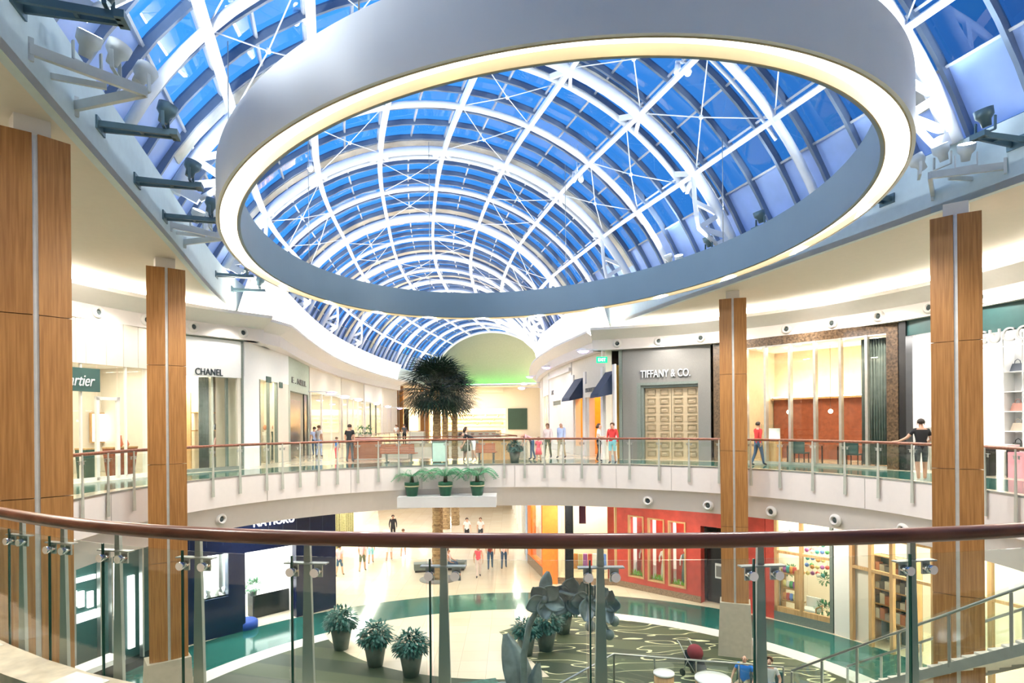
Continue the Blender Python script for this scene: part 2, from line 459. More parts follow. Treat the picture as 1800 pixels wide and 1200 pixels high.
def floor_mat(name, upper):
    m = bpy.data.materials.new(name); m.use_nodes = True
    n = m.node_tree; N = n.nodes; L = n.links; b = N['Principled BSDF']
    g = N.new('ShaderNodeNewGeometry'); sp = N.new('ShaderNodeSeparateXYZ'); L.new(g.outputs['Position'], sp.inputs[0])
    def M(op, a, b_=None, c=None):
        x = N.new('ShaderNodeMath'); x.operation = op
        for i, v in enumerate((a, b_, c)):
            if v is None: continue
            if isinstance(v, (int, float)): x.inputs[i].default_value = v
            else: L.new(v, x.inputs[i])
        return x.outputs[0]
    X, Y = sp.outputs['X'], sp.outputs['Y']
    def dist(cx, cy):
        dx = M('SUBTRACT', X, cx); dy = M('SUBTRACT', Y, cy)
        return M('SQRT', M('ADD', M('MULTIPLY', dx, dx), M('MULTIPLY', dy, dy)))
    def mixc(f, a, b_):
        x = N.new('ShaderNodeMix'); x.data_type = 'RGBA'
        L.new(f, x.inputs[0])
        for i, v in ((6, a), (7, b_)):
            if isinstance(v, tuple): x.inputs[i].default_value = v + (1,)
            else: L.new(v, x.inputs[i])
        return x.outputs[2]
    r = dist(C0.x, C0.y)
    no = N.new('ShaderNodeTexNoise'); no.inputs['Scale'].default_value = 1.3; no.inputs['Detail'].default_value = 6
    L.new(g.outputs['Position'], no.inputs['Vector'])
    br = N.new('ShaderNodeTexBrick'); br.inputs['Scale'].default_value = 1.0; br.offset = 0.0
    br.inputs['Brick Width'].default_value = 0.9; br.inputs['Row Height'].default_value = 0.9; br.inputs['Mortar Size'].default_value = 0.006
    br.inputs['Color1'].default_value = (0.74,0.63,0.48,1); br.inputs['Color2'].default_value = (0.68,0.56,0.41,1); br.inputs['Mortar'].default_value = (0.42,0.34,0.25,1)
    L.new(g.outputs['Position'], br.inputs['Vector'])
    beige = mixc(M('MULTIPLY', no.outputs['Fac'], 0.5), br.outputs['Color'], (0.80, 0.72, 0.60))
    teal = mixc(no.outputs['Fac'], (0.012, 0.095, 0.082), (0.03, 0.135, 0.115))
    def band(v, a, b_): return M('MULTIPLY', M('GREATER_THAN', v, a), M('LESS_THAN', v, b_))
    rough = None
    if upper:
        colr = mixc(band(r, 11.4, 13.9), beige, teal)
    else:
        nearcut = M('LESS_THAN', r, 14.2)
        colr = mixc(band(r, 11.6, 14.2), beige, teal)
        white = mixc(no.outputs['Fac'], (0.70, 0.66, 0.62), (0.82, 0.78, 0.74))
        # beige disc reaching in from the far side, cut by a pointed wedge on its right
        lens = M('LESS_THAN', dist(-0.45, 26.7), 7.5)
        wedge = M('MULTIPLY', M('LESS_THAN', M('SUBTRACT', M('SUBTRACT', Y, 23.57), M('MULTIPLY', M('ADD', X, 0.57), 0.86)), 0.0),
                  M('GREATER_THAN', M('ADD', M('MULTIPLY', M('SUBTRACT', Y, 23.57), 0.40), M('ADD', X, 0.57)), 0.0))
        lens2 = M('MULTIPLY', lens, M('SUBTRACT', 1.0, wedge))
        wb = M('MULTIPLY', band(r, 10.85, 11.6), M('SUBTRACT', 1.0, lens2))
        colr = mixc(wb, colr, white)
        green = M('MULTIPLY', M('LESS_THAN', r, 10.85), M('SUBTRACT', 1.0, lens2))
        stripes = M('GREATER_THAN', M('SINE', M('ADD', M('MULTIPLY', Y, 3.3), M('MULTIPLY', X, 1.0))), 0.0)
        gcol = mixc(stripes, (0.022, 0.034, 0.014), (0.055, 0.068, 0.028))
        # cream contour lines woven in the carpet on the right
        mp = N.new('ShaderNodeMapping'); mp.inputs['Scale'].default_value = (0.16, 0.55, 1); mp.inputs['Rotation'].default_value = (0,0,0.5)
        L.new(g.outputs['Position'], mp.inputs[0])
        n2 = N.new('ShaderNodeTexNoise'); n2.inputs['Scale'].default_value = 1.4; n2.inputs['Detail'].default_value = 2.5
        L.new(mp.outputs[0], n2.inputs['Vector'])
        fr_ = M('FRACT', M('MULTIPLY', n2.outputs['Fac'], 9.0))
        line = M('MULTIPLY', M('LESS_THAN', M('ABSOLUTE', M('SUBTRACT', fr_, 0.5)), 0.05), M('GREATER_THAN', X, -0.8))
        gcol = mixc(line, gcol, (0.62, 0.60, 0.36))
        colr = mixc(green, colr, gcol)
        rough = M('ADD', M('MULTIPLY', green, 0.5), 0.10)
    L.new(colr, b.inputs['Base Color'])
    if rough is not None: L.new(rough, b.inputs['Roughness'])
    else: b.inputs['Roughness'].default_value = 0.12
    b.inputs['Specular IOR Level'].default_value = 0.6
    return m

S_V0, S_V1 = s_of_d(30.3), s_of_d(54.0)
VOID = [off_pt(S_V0 + (S_V1-S_V0)*k/20, 3.9) for k in range(21)] + [off_pt(S_V1 + (S_V0-S_V1)*k/20, -3.9) for k in range(21)]
OUT = [(-32,-6),(32,-6),(32,92),(-32,92)]
mb = MB().box(-32, 32, -6, 92, LOW-0.3, LOW)
struct('floor', mb, floor_mat('lower_marble_floor', False))
filled('floor', [OUT, [rail_p(2*PI*k/NR, 0.012) for k in range(NR)], [off_pt(S_V0 + (S_V1-S_V0)*k/20, 3.95) for k in range(21)] + [off_pt(S_V1 + (S_V0-S_V1)*k/20, -3.95) for k in range(21)]], -0.35, 0.0, floor_mat('upper_marble_floor', True))
filled('ceiling', [OUT, [rail_p(2*PI*k/NR, 0.35) for k in range(NR)], [off_pt(S_V0 + (S_V1-S_V0)*k/20, 4.1) for k in range(21)] + [off_pt(S_V1 + (S_V0-S_V1)*k/20, -4.1) for k in range(21)]], -1.72, -1.60, CREAM)
# slab edge: upper band, recessed lower band that runs down to the lower ceiling
full = rail_path(0, 2*PI, NR)[:-1]
struct('trim_1', MB().sweep(full, [(0.0,0.0),(0.0,-0.92),(0.30,-0.92),(0.30,0.0)], True), FASC)
struct('trim_2', MB().sweep(full, [(0.10,-0.92),(0.34,-1.72),(0.50,-1.72),(0.50,-0.92)], True), FASC)
vp = []
for k, p in enumerate(VOID):
    q0, q1 = VOID[k-1], VOID[(k+1) % len(VOID)]; t = (Vector(q1)-Vector(q0)).normalized(); vp.append((p, Vector((t.y, -t.x))))
struct('trim_3', MB().sweep(vp, [(0.02,0.0),(0.02,-1.72),(0.25,-1.72),(0.25,0.0)], True), FASC)
# thin dark seam strips on the slab edge
mbs = MB()
for px in (195, 470, 617, 742, 905, 1083, 1180, 1520):
    h = hit_poly(px, 850, RAIL, 'far')
    if h: q = h[1]; a = h[2]; mbs.box(q.x-0.006, q.x+0.006, q.y-0.012, q.y+0.012, -0.9, -0.02)
struct('trim_4', mbs, mat('seam_grey', (0.45,0.42,0.38), 0.7))
# outer shell
struct('wall_left', MB().box(-32.3, -32, -6, 92, LOW, 8.0), CREAM)
struct('wall_right', MB().box(32, 32.3, -6, 92, LOW, 8.0), CREAM)
struct('wall_front', MB().box(-32, 32, -6.3, -6, LOW, 14.0), CREAM)
struct('wall_back', MB().box(-32, 32, 92, 92.3, LOW, 8.0), CREAM)

# upper soffit with the long vault opening
S_A, S_E = s_of_d(-4.5), s_of_d(75.0)
NS = 60
def hole(o):
    return [off_pt(S_A+(S_E-S_A)*k/NS, hw(S_A+(S_E-S_A)*k/NS)+o) for k in range(NS+1)] + [off_pt(S_E+(S_A-S_E)*k/NS, -hw(S_E+(S_A-S_E)*k/NS)-o) for k in range(NS+1)]
filled('ceiling', [OUT, hole(0.0)], 6.2, 6.35, SOFF)
for sd, nm in ((1, 'trim_5'), (-1, 'trim_6')):
    path = []
    for k in range(NS+1):
        s_ = S_A+(S_E-S_A)*k/NS; p, tg, rt = ax_at(s_); path.append((p+rt*(sd*hw(s_)), rt*sd))
    struct(nm, MB().sweep(path, [(0.0,6.2),(0.0,SPRING),(0.9,SPRING),(0.9,SPRING-0.12),(0.14,SPRING-0.12),(0.14,6.2)]), FASB)

# ------------------------------------------------------------------ glass vault
A_D = [-3.6, 3.4, 10.5, 17.5, 24.4, 32.1, 39.7, 46.6, 53.4, 60.0, 66.4, 72.6]
A_S = [s_of_d(d) for d in A_D]
NF = 32
PURF = [-0.75, -0.5, -0.25, 0.0, 0.25, 0.5, 0.75]
def arc(s, dr, f0=-1.0, f1=1.0, n=NF): return [V(s, f0+(f1-f0)*k/n, dr) for k in range(n+1)]
for i, s_ in enumerate(A_S):
    lab = 'white tubular main roof arch with paired inner tube, %s counting away from the camera' % ORD[i]
    t = thing('roof_arch', lab, 'roof arch', V(s_, -1), group='main roof arches')
    far = i > 7
    MB().tube(arc(s_, -0.05), 0.17, 8 if not far else 6).build('main_tube', STEELW, t)
    MB().tube(arc(s_+0.95, 0.1, -0.78, 0.78), 0.10, 6).build('second_tube', STEELW, t)
    st = MB()
    for f in PURF:
        st.bar(V(s_, f, -0.05), V(s_+0.95, f+0.035, 0.1), 0.10, 0.16)
        st.bar(V(s_, f, -0.05), V(s_+0.95, f-0.035, 0.1), 0.10, 0.16)
    build_each(st, 'strut', STEELW, t)
    if i > 0 and not far:
        for sd in (-1, 1):
            br = MB()
            top = V(s_, sd*0.76, -0.1); foot = V(s_, sd*0.995, -0.05)
            inner = [V(s_+0.02, sd*f, -0.05-0.95*math.sin(PI*min(1,(f-0.74)/0.20)/2)) for f in (0.74, 0.78, 0.82, 0.86, 0.90)]
            br.tube(inner + [V(s_, sd*0.985, -0.62)], 0.075, 6)
            br.bar(inner[-1], V(s_, sd*0.90, -0.05), 0.08, 0.16); br.bar(inner[-1], V(s_, sd*0.98, -0.05), 0.08, 0.16)
            br.bar(inner[2], V(s_, sd*0.90, -0.05), 0.08, 0.14)
            br.bar(V(s_, sd*0.985, -0.62), V(s_, sd*0.985, 0.0), 0.12, 0.25)
            br.build('foot_bracket', STEELW, t)
for i in range(len(A_S)-1):
    sb = (A_S[i]+A_S[i+1])/2 + 0.1
    t = thing('roof_arch', 'slim single white roof arch between main arches, %s counting away from the camera' % ORD[i], 'roof arch', V(sb, -1), group='intermediate roof arches')
    MB().tube(arc(sb, -0.02), 0.12, 6).build('main_tube', STEELW, t)
    MB().tube(arc(sb+0.55, 0.22, -0.8, 0.8, 24), 0.05, 5).build('second_tube', STEELW, t)
    rods = MB(); hubs = MB()
    if i < 7:
        for j in range(len(PURF)-1):
            f0, f1 = PURF[j], PURF[j+1]; fm = (f0+f1)/2
            for sa, sb2 in ((A_S[i]+1.0, sb), (sb+0.1, A_S[i+1])):
                if (i+j) % 2 == 0 or i < 3:
                    m_ = V((sa+sb2)/2, fm, -0.12)
                    rods = MB()
                    for a_, b_ in ((V(sa, f0, 0.1), V(sb2, f1, 0.0)), (V(sa, f1, 0.1), V(sb2, f0, 0.0))): rods.tube([a_, m_, b_], 0.018, 4)
                    rods.ball(m_, 0.07, n=8, m=6)
                    rods.build('tie_cross', STEELW, t)
names = {-0.75: 'low on the left flank', -0.5: 'on the left flank', -0.25: 'just left of the crown', 0.0: 'along the crown', 0.25: 'just right of the crown', 0.5: 'on the right flank', 0.75: 'low on the right flank'}
for f in PURF:
    m_ = MB()
    ss = [A_S[0] + (A_S[-1]-A_S[0])*k/70 for k in range(71)]
    for a_, b_ in zip(ss[:-1], ss[1:]): m_.bar(V(a_, f, 0.0), V(b_, f, 0.0), 0.14, 0.22, up=(V(a_, f, 1)-V(a_, f, 0)))
    tag(m_.build('roof_purlin', STEELW, None, own_origin=True), 'long white roof beam running %s of the glass vault' % names[f], 'roof beam', 'lengthwise roof beams')
# glazing bays
G = 0.55
FL = [-1.0, -0.86] + [-0.86 + 1.72*k/14 for k in range(1, 14)] + [0.86, 1.0]
bay_edges = A_S + [S_E]
for i in range(len(bay_edges)-1):
    s0, s1 = bay_edges[i], bay_edges[i+1]; nb = max(2, round((s1-s0)/1.17)) if i < len(A_S)-1 else 2
    t = bpy.data.objects.new('window_%d' % (i+1), None); COL.objects.link(t); t['kind'] = 'structure'; t.location = V((s0+s1)/2, 0, G)
    pane = MB(); fro = MB(); bars = MB(); lb = MB(); lou = MB()
    for k in range(nb):
        a_ = s0+(s1-s0)*k/nb; b_ = s0+(s1-s0)*(k+1)/nb
        for j in range(len(FL)-1):
            f0, f1 = FL[j], FL[j+1]; tgt = fro if (j == 0 or j == len(FL)-2) else pane
            tgt.quad(V(a_, f0, G), V(b_, f0, G), V(b_, f1, G), V(a_, f1, G), smooth=False)
        nn = 24
        for q in range(nn):
            f0 = -1+2*q/nn; f1 = -1+2*(q+1)/nn
            up = V(a_, (f0+f1)/2, 1)-V(a_, (f0+f1)/2, 0)
            bars.bar(V(a_, f0, G-0.07), V(a_, f1, G-0.07), 0.09, 0.2, up=up)
            if k == 0 and i < 9: lou.bar(V(a_+0.55, f0, G-0.04), V(a_+0.55, f1, G-0.04), 0.55, 0.10, up=up) if abs(f0+f1) < 1.9 else None
    for f in FL[1:-1]:
        q = 4
        for k in range(q):
            a_ = s0+(s1-s0)*k/q; b_ = s0+(s1-s0)*(k+1)/q
            lb.bar(V(a_, f, G-0.04), V(b_, f, G-0.04), 0.06, 0.10, up=V(a_, f, 1)-V(a_, f, 0))
    pane.build('pane', ROOFG, t); fro.build('frosted_panel', FROST, t)
    bars.build('glazing_bar', BAR, t); lb.build('lengthwise_bar', BARL, t)
    if lou.v: lou.build('louvre_strip', LOUV, t)
# end wall under the last arch, greenish paint, and green tube at its foot
pe, te, re_ = ax_at(S_E-0.3)
ewm = mat('pale_olive_plaster', (0.42, 0.41, 0.25), 0.8, vary=0.03)
poly = [V(S_E, -1 + 2*k/40, 0.4) for k in range(41)]
m_ = MB(); n0 = len(poly)
back = [p + Vector((te.x, te.y, 0))*0.3 for p in poly]
base0 = [Vector((p.x, p.y, 6.2)) for p in (poly[0], poly[-1])]
lp = [base0[0]] + poly + [base0[1]]; lb2 = [p + Vector((te.x, te.y, 0))*0.3 for p in lp]
m_.rings([lp, lb2], False, True, 0, False)
struct('wall_end', m_, ewm)
q0, q1 = off_pt(S_E-0.9, -7.2), off_pt(S_E-0.9, 7.2)
struct('trim_7', MB().bar((q0.x, q0.y, 6.25), (q1.x, q1.y, 6.25), 0.9, 0.25), CREAM)
tag(MB().bar((q0.x+0.9, q0.y+0.1, 6.43), (q1.x-0.9, q1.y+0.1, 6.43), 0.08, 0.08).build('neon_tube', GREENE, None, own_origin=True), 'green light tube along the foot of the arched end wall', 'light')

# ------------------------------------------------------------------ ring lamp
RC_ = Vector((0.08, 15.35)); RZ = 5.82; AX_, BX_ = 9.16, 6.70
dv = Vector((-0.3586, 0.9335)); dp = Vector((0.9335, 0.3586))
def ell(o, z, n=320):
    r_ = []
    for k in range(n):
        t = 2*PI*k/n
        tx = dv*(-AX_*math.sin(t)) + dp*(BX_*math.cos(t)); nn = Vector((tx.y, -tx.x)).normalized()
        p = RC_ + dv*(AX_*math.cos(t)) + dp*(BX_*math.sin(t))
        if nn.dot(p-RC_) < 0: nn = -nn
        q = p + nn*o; r_.append(Vector((q.x, q.y, z)))
    return r_
ring = thing('ring_lamp', 'huge suspended oval ring lamp with grey metal sides and glowing underside', 'lamp', (RC_.x, RC_.y, RZ))
def band(prof):
    lo = [ell(o, z) for o, z in prof]
    return MB().rings([[l[k] for l in lo] for k in range(len(lo[0]))], True, False, 0, False)
H_ = 0.95
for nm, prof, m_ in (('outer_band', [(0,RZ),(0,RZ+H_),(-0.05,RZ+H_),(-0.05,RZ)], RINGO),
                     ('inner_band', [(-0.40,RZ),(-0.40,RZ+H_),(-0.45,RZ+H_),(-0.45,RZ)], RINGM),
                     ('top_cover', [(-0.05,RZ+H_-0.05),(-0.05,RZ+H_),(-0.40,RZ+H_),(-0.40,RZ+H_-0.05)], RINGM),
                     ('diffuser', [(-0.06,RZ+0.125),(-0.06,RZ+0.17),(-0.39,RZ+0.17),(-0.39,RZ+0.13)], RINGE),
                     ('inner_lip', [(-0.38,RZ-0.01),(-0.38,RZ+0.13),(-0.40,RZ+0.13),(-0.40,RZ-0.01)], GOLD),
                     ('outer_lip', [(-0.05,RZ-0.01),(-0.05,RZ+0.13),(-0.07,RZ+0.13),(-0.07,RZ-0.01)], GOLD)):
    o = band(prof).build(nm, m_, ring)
top = ell(-0.22, RZ+H_)
for k in range(0, 320, 40):
    p = top[k]; lat = (Vector((p.x, p.y))-RC_).dot(dp)
    MB().tube([p, (p.x, p.y, 3.54 + math.sqrt(9.06**2 - lat*lat))], 0.012, 5).build('cable', STEEL, ring)

# ------------------------------------------------------------------ atrium cornice with hidden cove lamps
TR0, TR1 = math.radians(-48), math.radians(73.5)
TL0, TL1 = math.radians(139.3), math.radians(215)
def cornice(path, n1, n2, n3, inner=0.0):
    i = inner
    struct(n1, MB().sweep(path, [(-1.15+i,5.86),(-1.15+i,5.98),(-1.05+i,5.98),(-1.05+i,5.90),(0.0,5.66),(0.0,5.40),(-0.35,5.52)]), WHITE)
    struct(n2, MB().sweep(path, [(-0.35,5.05),(-0.35,5.56),(0.25,5.60),(0.25,5.05)]), FASC)
    o = MB().sweep(path, [(-0.62+i*0.5,5.86),(-0.62+i*0.5,5.92),(-0.40+i*0.5,5.92),(-0.40+i*0.5,5.86)]).build(n3, COVE, None)
    return o
# the facade line sits at R_F; profile offsets are relative to it
c_ = cornice(circ_path(TR0, TR1+0.04, 50, R_F), 'trim_8', 'trim_9', 'cove_lamp')
tag(c_, 'warm hidden cove lamp strip above the right cornice of the round court', 'lamp')
c_ = cornice(circ_path(TL0-0.05, TL1, 32, R_F), 'trim_10', 'trim_11', 'cove_lamp')
tag(c_, 'warm hidden cove lamp strip above the left cornice of the round court', 'lamp')
def wall_path(W, sign):
    res = []
    for k, p in enumerate(W):
        a_ = W[max(k-1,0)]; b_ = W[min(k+1,len(W)-1)]; t = (b_-a_).normalized(); res.append((p, Vector((t.y, -t.x))*sign))
    return res
RCOR = circ_p(TR1, R_F); LCOR = circ_p(TL0, R_F)
RWf = [RCOR] + RW[2:]; LWf = [LCOR] + LW[2:]
c_ = cornice(wall_path(RWf, 1), 'trim_12', 'trim_13', 'cove_lamp', 0.25)
tag(c_, 'warm hidden cove lamp strip along the right side of the far arcade', 'lamp')
c_ = cornice(wall_path(LWf, -1), 'trim_14', 'trim_15', 'cove_lamp', 0.25)
tag(c_, 'warm hidden cove lamp strip along the left side of the far arcade', 'lamp')
# bulkhead above the cornice closing the cove at the back
struct('wall_cove_right', MB().sweep(circ_path(TR0, TR1, 50, R_F+0.5), [(0,5.3),(0,6.2),(0.2,6.2),(0.2,5.3)]), WHITE)
struct('wall_cove_left', MB().sweep(circ_path(TL0, TL1, 32, R_F+0.5), [(0,5.3),(0,6.2),(0.2,6.2),(0.2,5.3)]), WHITE)
struct('wall_corridor_right', MB().sweep(wall_path(RWf, 1), [(0.0,5.6),(-0.1,6.5),(-0.4,SPRING+0.1),(-0.2,SPRING+0.1),(0.2,6.2),(0.2,5.6)]), WHITE)
struct('wall_corridor_left', MB().sweep(wall_path(LWf, -1), [(0.0,5.6),(-0.1,6.5),(-0.5,SPRING+0.1),(-0.3,SPRING+0.1),(0.2,6.2),(0.2,5.6)]), WHITE)

# ------------------------------------------------------------------ air nozzles
noz = None; NLAB = {}
def nozzle(q, ang, label, group):
    global noz
    # ang: direction the nozzle points to (towards the court)
    if noz is None:
        noz = thing('air_nozzle', label, 'air nozzle', q, ang, group)
        r_ = [[(x, r*math.cos(2*PI*j/20), r*math.sin(2*PI*j/20)) for j in range(20)] for x, r in ((0,0.20),(0.03,0.20),(0.06,0.17),(0.10,0.15),(0.10,0.11),(0.02,0.09))]
        local(MB().rings(r_, False, False), 'rim', WHITE, noz)
        d_ = [[(x, r*math.cos(2*PI*j/16), r*math.sin(2*PI*j/16)) for j in range(16)] for x, r in ((0.022,0.10),(0.07,0.045),(0.075,0.001))]
        local(MB().rings(d_, False, False), 'throat', DARK, noz)
        return noz
    return dup(noz, q, ang, label, group)
def on_circle(px, py, r):
    q = hit_poly(px, py, [circ_p(2*PI*k/240, r) for k in range(241)], 'far')[1]
    return q, math.atan2(C0.y-q.y, C0.x-q.x)
for k, (px, py) in enumerate([(1085,610),(1158,605),(1232,598.5),(1383,581),(1463,571),(1545,558.5),(1634,543),(1727,525)]):
    q, a_ = on_circle(px, py, R_F-0.35); q.z = 5.31
    nozzle(q, a_, 'round white air nozzle on the right upper cornice, %s from its corner at the arcade' % ORD[k], 'air nozzles on the right cornice')
for k, (px, py) in enumerate([(427,605),(340,595),(257,583),(172,569)]):
    q, a_ = on_circle(px, py, R_F-0.35); q.z = 5.31
    nozzle(q, a_, 'round white air nozzle on the left upper cornice, %s from its corner at the arcade' % ORD[k], 'air nozzles on the left cornice')
LN = ['beside the left oak column under the upper floor', 'above the left part of the red shopfront', 'above the windows at the right of the red shopfront', 'just right of the far right oak column', 'above the flower shop', 'above the bookshelf shop, partly behind the handrail']
for k, (px, py) in enumerate([(388,912),(1139,880),(1245,888),(1356,899),(1469,914),(1588,931)]):
    q = hit_poly(px, py, [rail_p(2*PI*j/NR, 0.22) for j in range(NR+1)], 'far')[1]
    q.z = max(min(q.z, -1.25), -1.45)
    nozzle(q, math.atan2(C0.y-q.y, C0.x-q.x), 'white air nozzle ' + LN[k], 'air nozzles on the slab edge')

# ------------------------------------------------------------------ railing of the court
hr = thing('glass_railing', 'curved glass railing with red-brown wooden handrail and tapered steel posts around the round court', 'railing', (C0.x, C0.y, 0))
MB().tube([(p.x, p.y, 1.06) for p, n in rail_path(0, 2*PI, 240, 0.0)[:-1]], 0.044, 12, closed=True).build('handrail', WOODR, hr)
far_px = [140,186,232,278,372,420,467,495,526,559,592,628,664,700,742,784,822,848,886,922,957,990,1023,1054,1107,1159,1212,1265,1321,1372,1430,1487,1546,1606,1665,1735,1790]
near_px = [-60,25,98,195,338,533,777,1058,1345,1617,1850]
def th_of(q): return math.atan2(q.y-C0.y, q.x-C0.x)
posts = []
for px in far_px:
    h = hit_poly(px, 790, RAIL, 'far')
    if h: posts.append((th_of(h[1]), False))
for px in near_px:
    h = hit_poly(px, 1000, RAIL, 'near')
    if h: posts.append((th_of(h[1]), True))
posts.sort()
# fill the long gaps outside the frame
ext = []
for i in range(len(posts)):
    a_ = posts[i][0]; b_ = posts[(i+1) % len(posts)][0] + (2*PI if i == len(posts)-1 else 0)
    g = b_-a_
    if g > 0.24:
        n_ = int(g/0.13)
        for k in range(1, n_): ext.append((a_+g*k/n_, False))
posts = sorted([( (t+PI)%(2*PI)-PI, nr) for t, nr in posts+ext])
def frame_at(t, o=0.0):
    p = rail_p(t, o); r_ = Vector((math.cos(t), math.sin(t))); return p, r_, Vector((-r_.y, r_.x))
def postmesh(t, near):
    # a flat fin, wide at the foot, standing on the court side of the glass
    p, r_, tg = frame_at(t, -0.06)
    m_ = MB()
    def P(a, b, z): q = p + tg*a + r_*b; return (q.x, q.y, z)
    zb = -0.55; wt, wb = 0.017, 0.052
    m_.hexa([P(-wb,-0.012,zb),P(wb,-0.012,zb),P(wb,0.012,zb),P(-wb,0.012,zb),P(-wt,-0.012,1.05),P(wt,-0.012,1.05),P(wt,0.012,1.05),P(-wt,0.012,1.05)])
    return m_
for t, near in posts:
    po = postmesh(t, near).build('post', POST, hr)
    p, r_, tg = frame_at(t, -0.06)
    if near or abs(t) < 3.2:
        cl = MB(); zz = 0.86
        c0 = p + r_*0.02
        a_ = c0 - tg*0.13; b_ = c0 + tg*0.13
        cl.bar((a_.x, a_.y, zz+0.045), (b_.x, b_.y, zz+0.045), 0.05, 0.008)
        for sd in (-1, 1):
            c1 = c0 + tg*(0.075*sd)
            cl.bar((c1.x, c1.y, zz-0.035), (c1.x, c1.y, zz+0.045), 0.05, 0.012, up=(r_.x, r_.y, 0))
        cl.build('clamp_plate', STEEL, po)
        for sd in (-1, 1):
            if not near: continue
            c1 = c0 + tg*(0.075*sd) + r_*0.005; c2 = c1 + r_*0.055
            MB().tube([(c1.x, c1.y, zz), (c2.x, c2.y, zz)], 0.026, 14).build('glass_clamp', CHROME, po)
# glass panes between the joints
for i in range(len(posts)):
    t0 = posts[i][0]; t1 = posts[(i+1) % len(posts)][0] + (2*PI if i == len(posts)-1 else 0)
    dtt = 0.0018
    n_ = 5 if posts[i][1] else 3
    sh = -0.006
    m_ = MB()
    loops = []
    for k in range(n_+1):
        t = t0+dtt+sh + (t1-t0-2*dtt)*k/n_; p, r_, tg = frame_at(t, 0.0); q = p + r_*0.012
        loops.append([(p.x,p.y,0.03),(q.x,q.y,0.03),(q.x,q.y,0.955),(p.x,p.y,0.955)])
    m_.rings(loops, False, True, 0, False).build('glass_pane', RAILG, hr)
GEDGE = mat('glass_edge_green', (0.02, 0.09, 0.06), 0.2)
for i, (t, near) in enumerate(posts):
    if not near: continue
    p, r_, tg = frame_at(t-0.006, 0.006)
    MB().bar((p.x, p.y, 0.03), (p.x, p.y, 0.955), 0.014, 0.010, up=(tg.x, tg.y, 0)).build('joint_strip', GEDGE, hr)
MB().sweep(rail_path(0, 2*PI, NR)[:-1], [(-0.012,0.0),(-0.012,0.05),(0.022,0.05),(0.022,0.0)], True).build('base_shoe', STEEL, hr)
# stone kerb behind the near glass
t0, t1 = math.radians(-170), math.radians(-10)
kerb = MB().sweep(rail_path(t0, t1, 60), [(0.03,0.0),(0.03,0.10),(0.30,0.10),(0.30,0.0)])
struct('trim_16', kerb, STONE)
for k in range(46):
    t = t0 + (t1-t0)*(k+0.5)/46
    if k % 2: continue
    pp = rail_path(t-0.012*1.1, t+0.012*1.1, 2, 0.0)
    if k == 1: pass
tl = MB()
for k in range(0, 46, 2):
    t = t0 + (t1-t0)*(k+0.5)/46
    tl.sweep(rail_path(t-0.015, t+0.015, 2, 0.0), [(0.06,0.10),(0.06,0.104),(0.27,0.104),(0.27,0.10)])
struct('trim_17', tl, STONEL)

def straight_rail(name, label, pts, z, spacing=1.3, group=None, parent_loc=None, posts_on=True, slope=None):
    """pts: list of (x,y,z) foot points; a glass railing with posts along them"""
    t = thing(name, label, 'railing', pts[0], 0, group)
    H = 1.07
    MB().tube([(p[0], p[1], p[2]+H) for p in pts], 0.028, 8).build('handrail', STEEL if name != 'void_railing' else WOODR, t)
    for a_, b_ in zip(pts[:-1], pts[1:]):
        a_, b_ = Vector(a_), Vector(b_); L_ = (b_-a_).length; n_ = max(1, round(L_/spacing))
        for k in range(n_):
            p0 = a_.lerp(b_, k/n_); p1 = a_.lerp(b_, (k+1)/n_)
            MB().bar(p0, p0+Vector((0,0,H-0.02)), 0.05, 0.03).build('post', STEEL, t)
            e0 = p0.lerp(p1, 0.03); e1 = p0.lerp(p1, 0.97)
            d_ = Vector((-(b_-a_).y, (b_-a_).x, 0)).normalized()*0.012
            MB().hexa([e0+Vector((0,0,0.08)), e1+Vector((0,0,0.08)), e1+d_+Vector((0,0,0.08)), e0+d_+Vector((0,0,0.08)),
                       e0+Vector((0,0,0.95)), e1+Vector((0,0,0.95)), e1+d_+Vector((0,0,0.95)), e0+d_+Vector((0,0,0.95))]).build('glass_pane', RAILG, t)
        MB().bar(b_, b_+Vector((0,0,H-0.02)), 0.05, 0.03).build('post', STEEL, t)
    return t
vpts = [(p.x, p.y, 0.0) for p in VOID]; vpts = [(off.x, off.y, 0) for off in [off_pt(S_V0 + (S_V1-S_V0)*k/6, 4.02) for k in range(7)] + [off_pt(S_V1 + (S_V0-S_V1)*k/6, -4.02) for k in range(7)]]
straight_rail('void_railing', 'glass railing around the long opening with palms beyond the bridge', vpts + [vpts[0]], 0, 2.6)

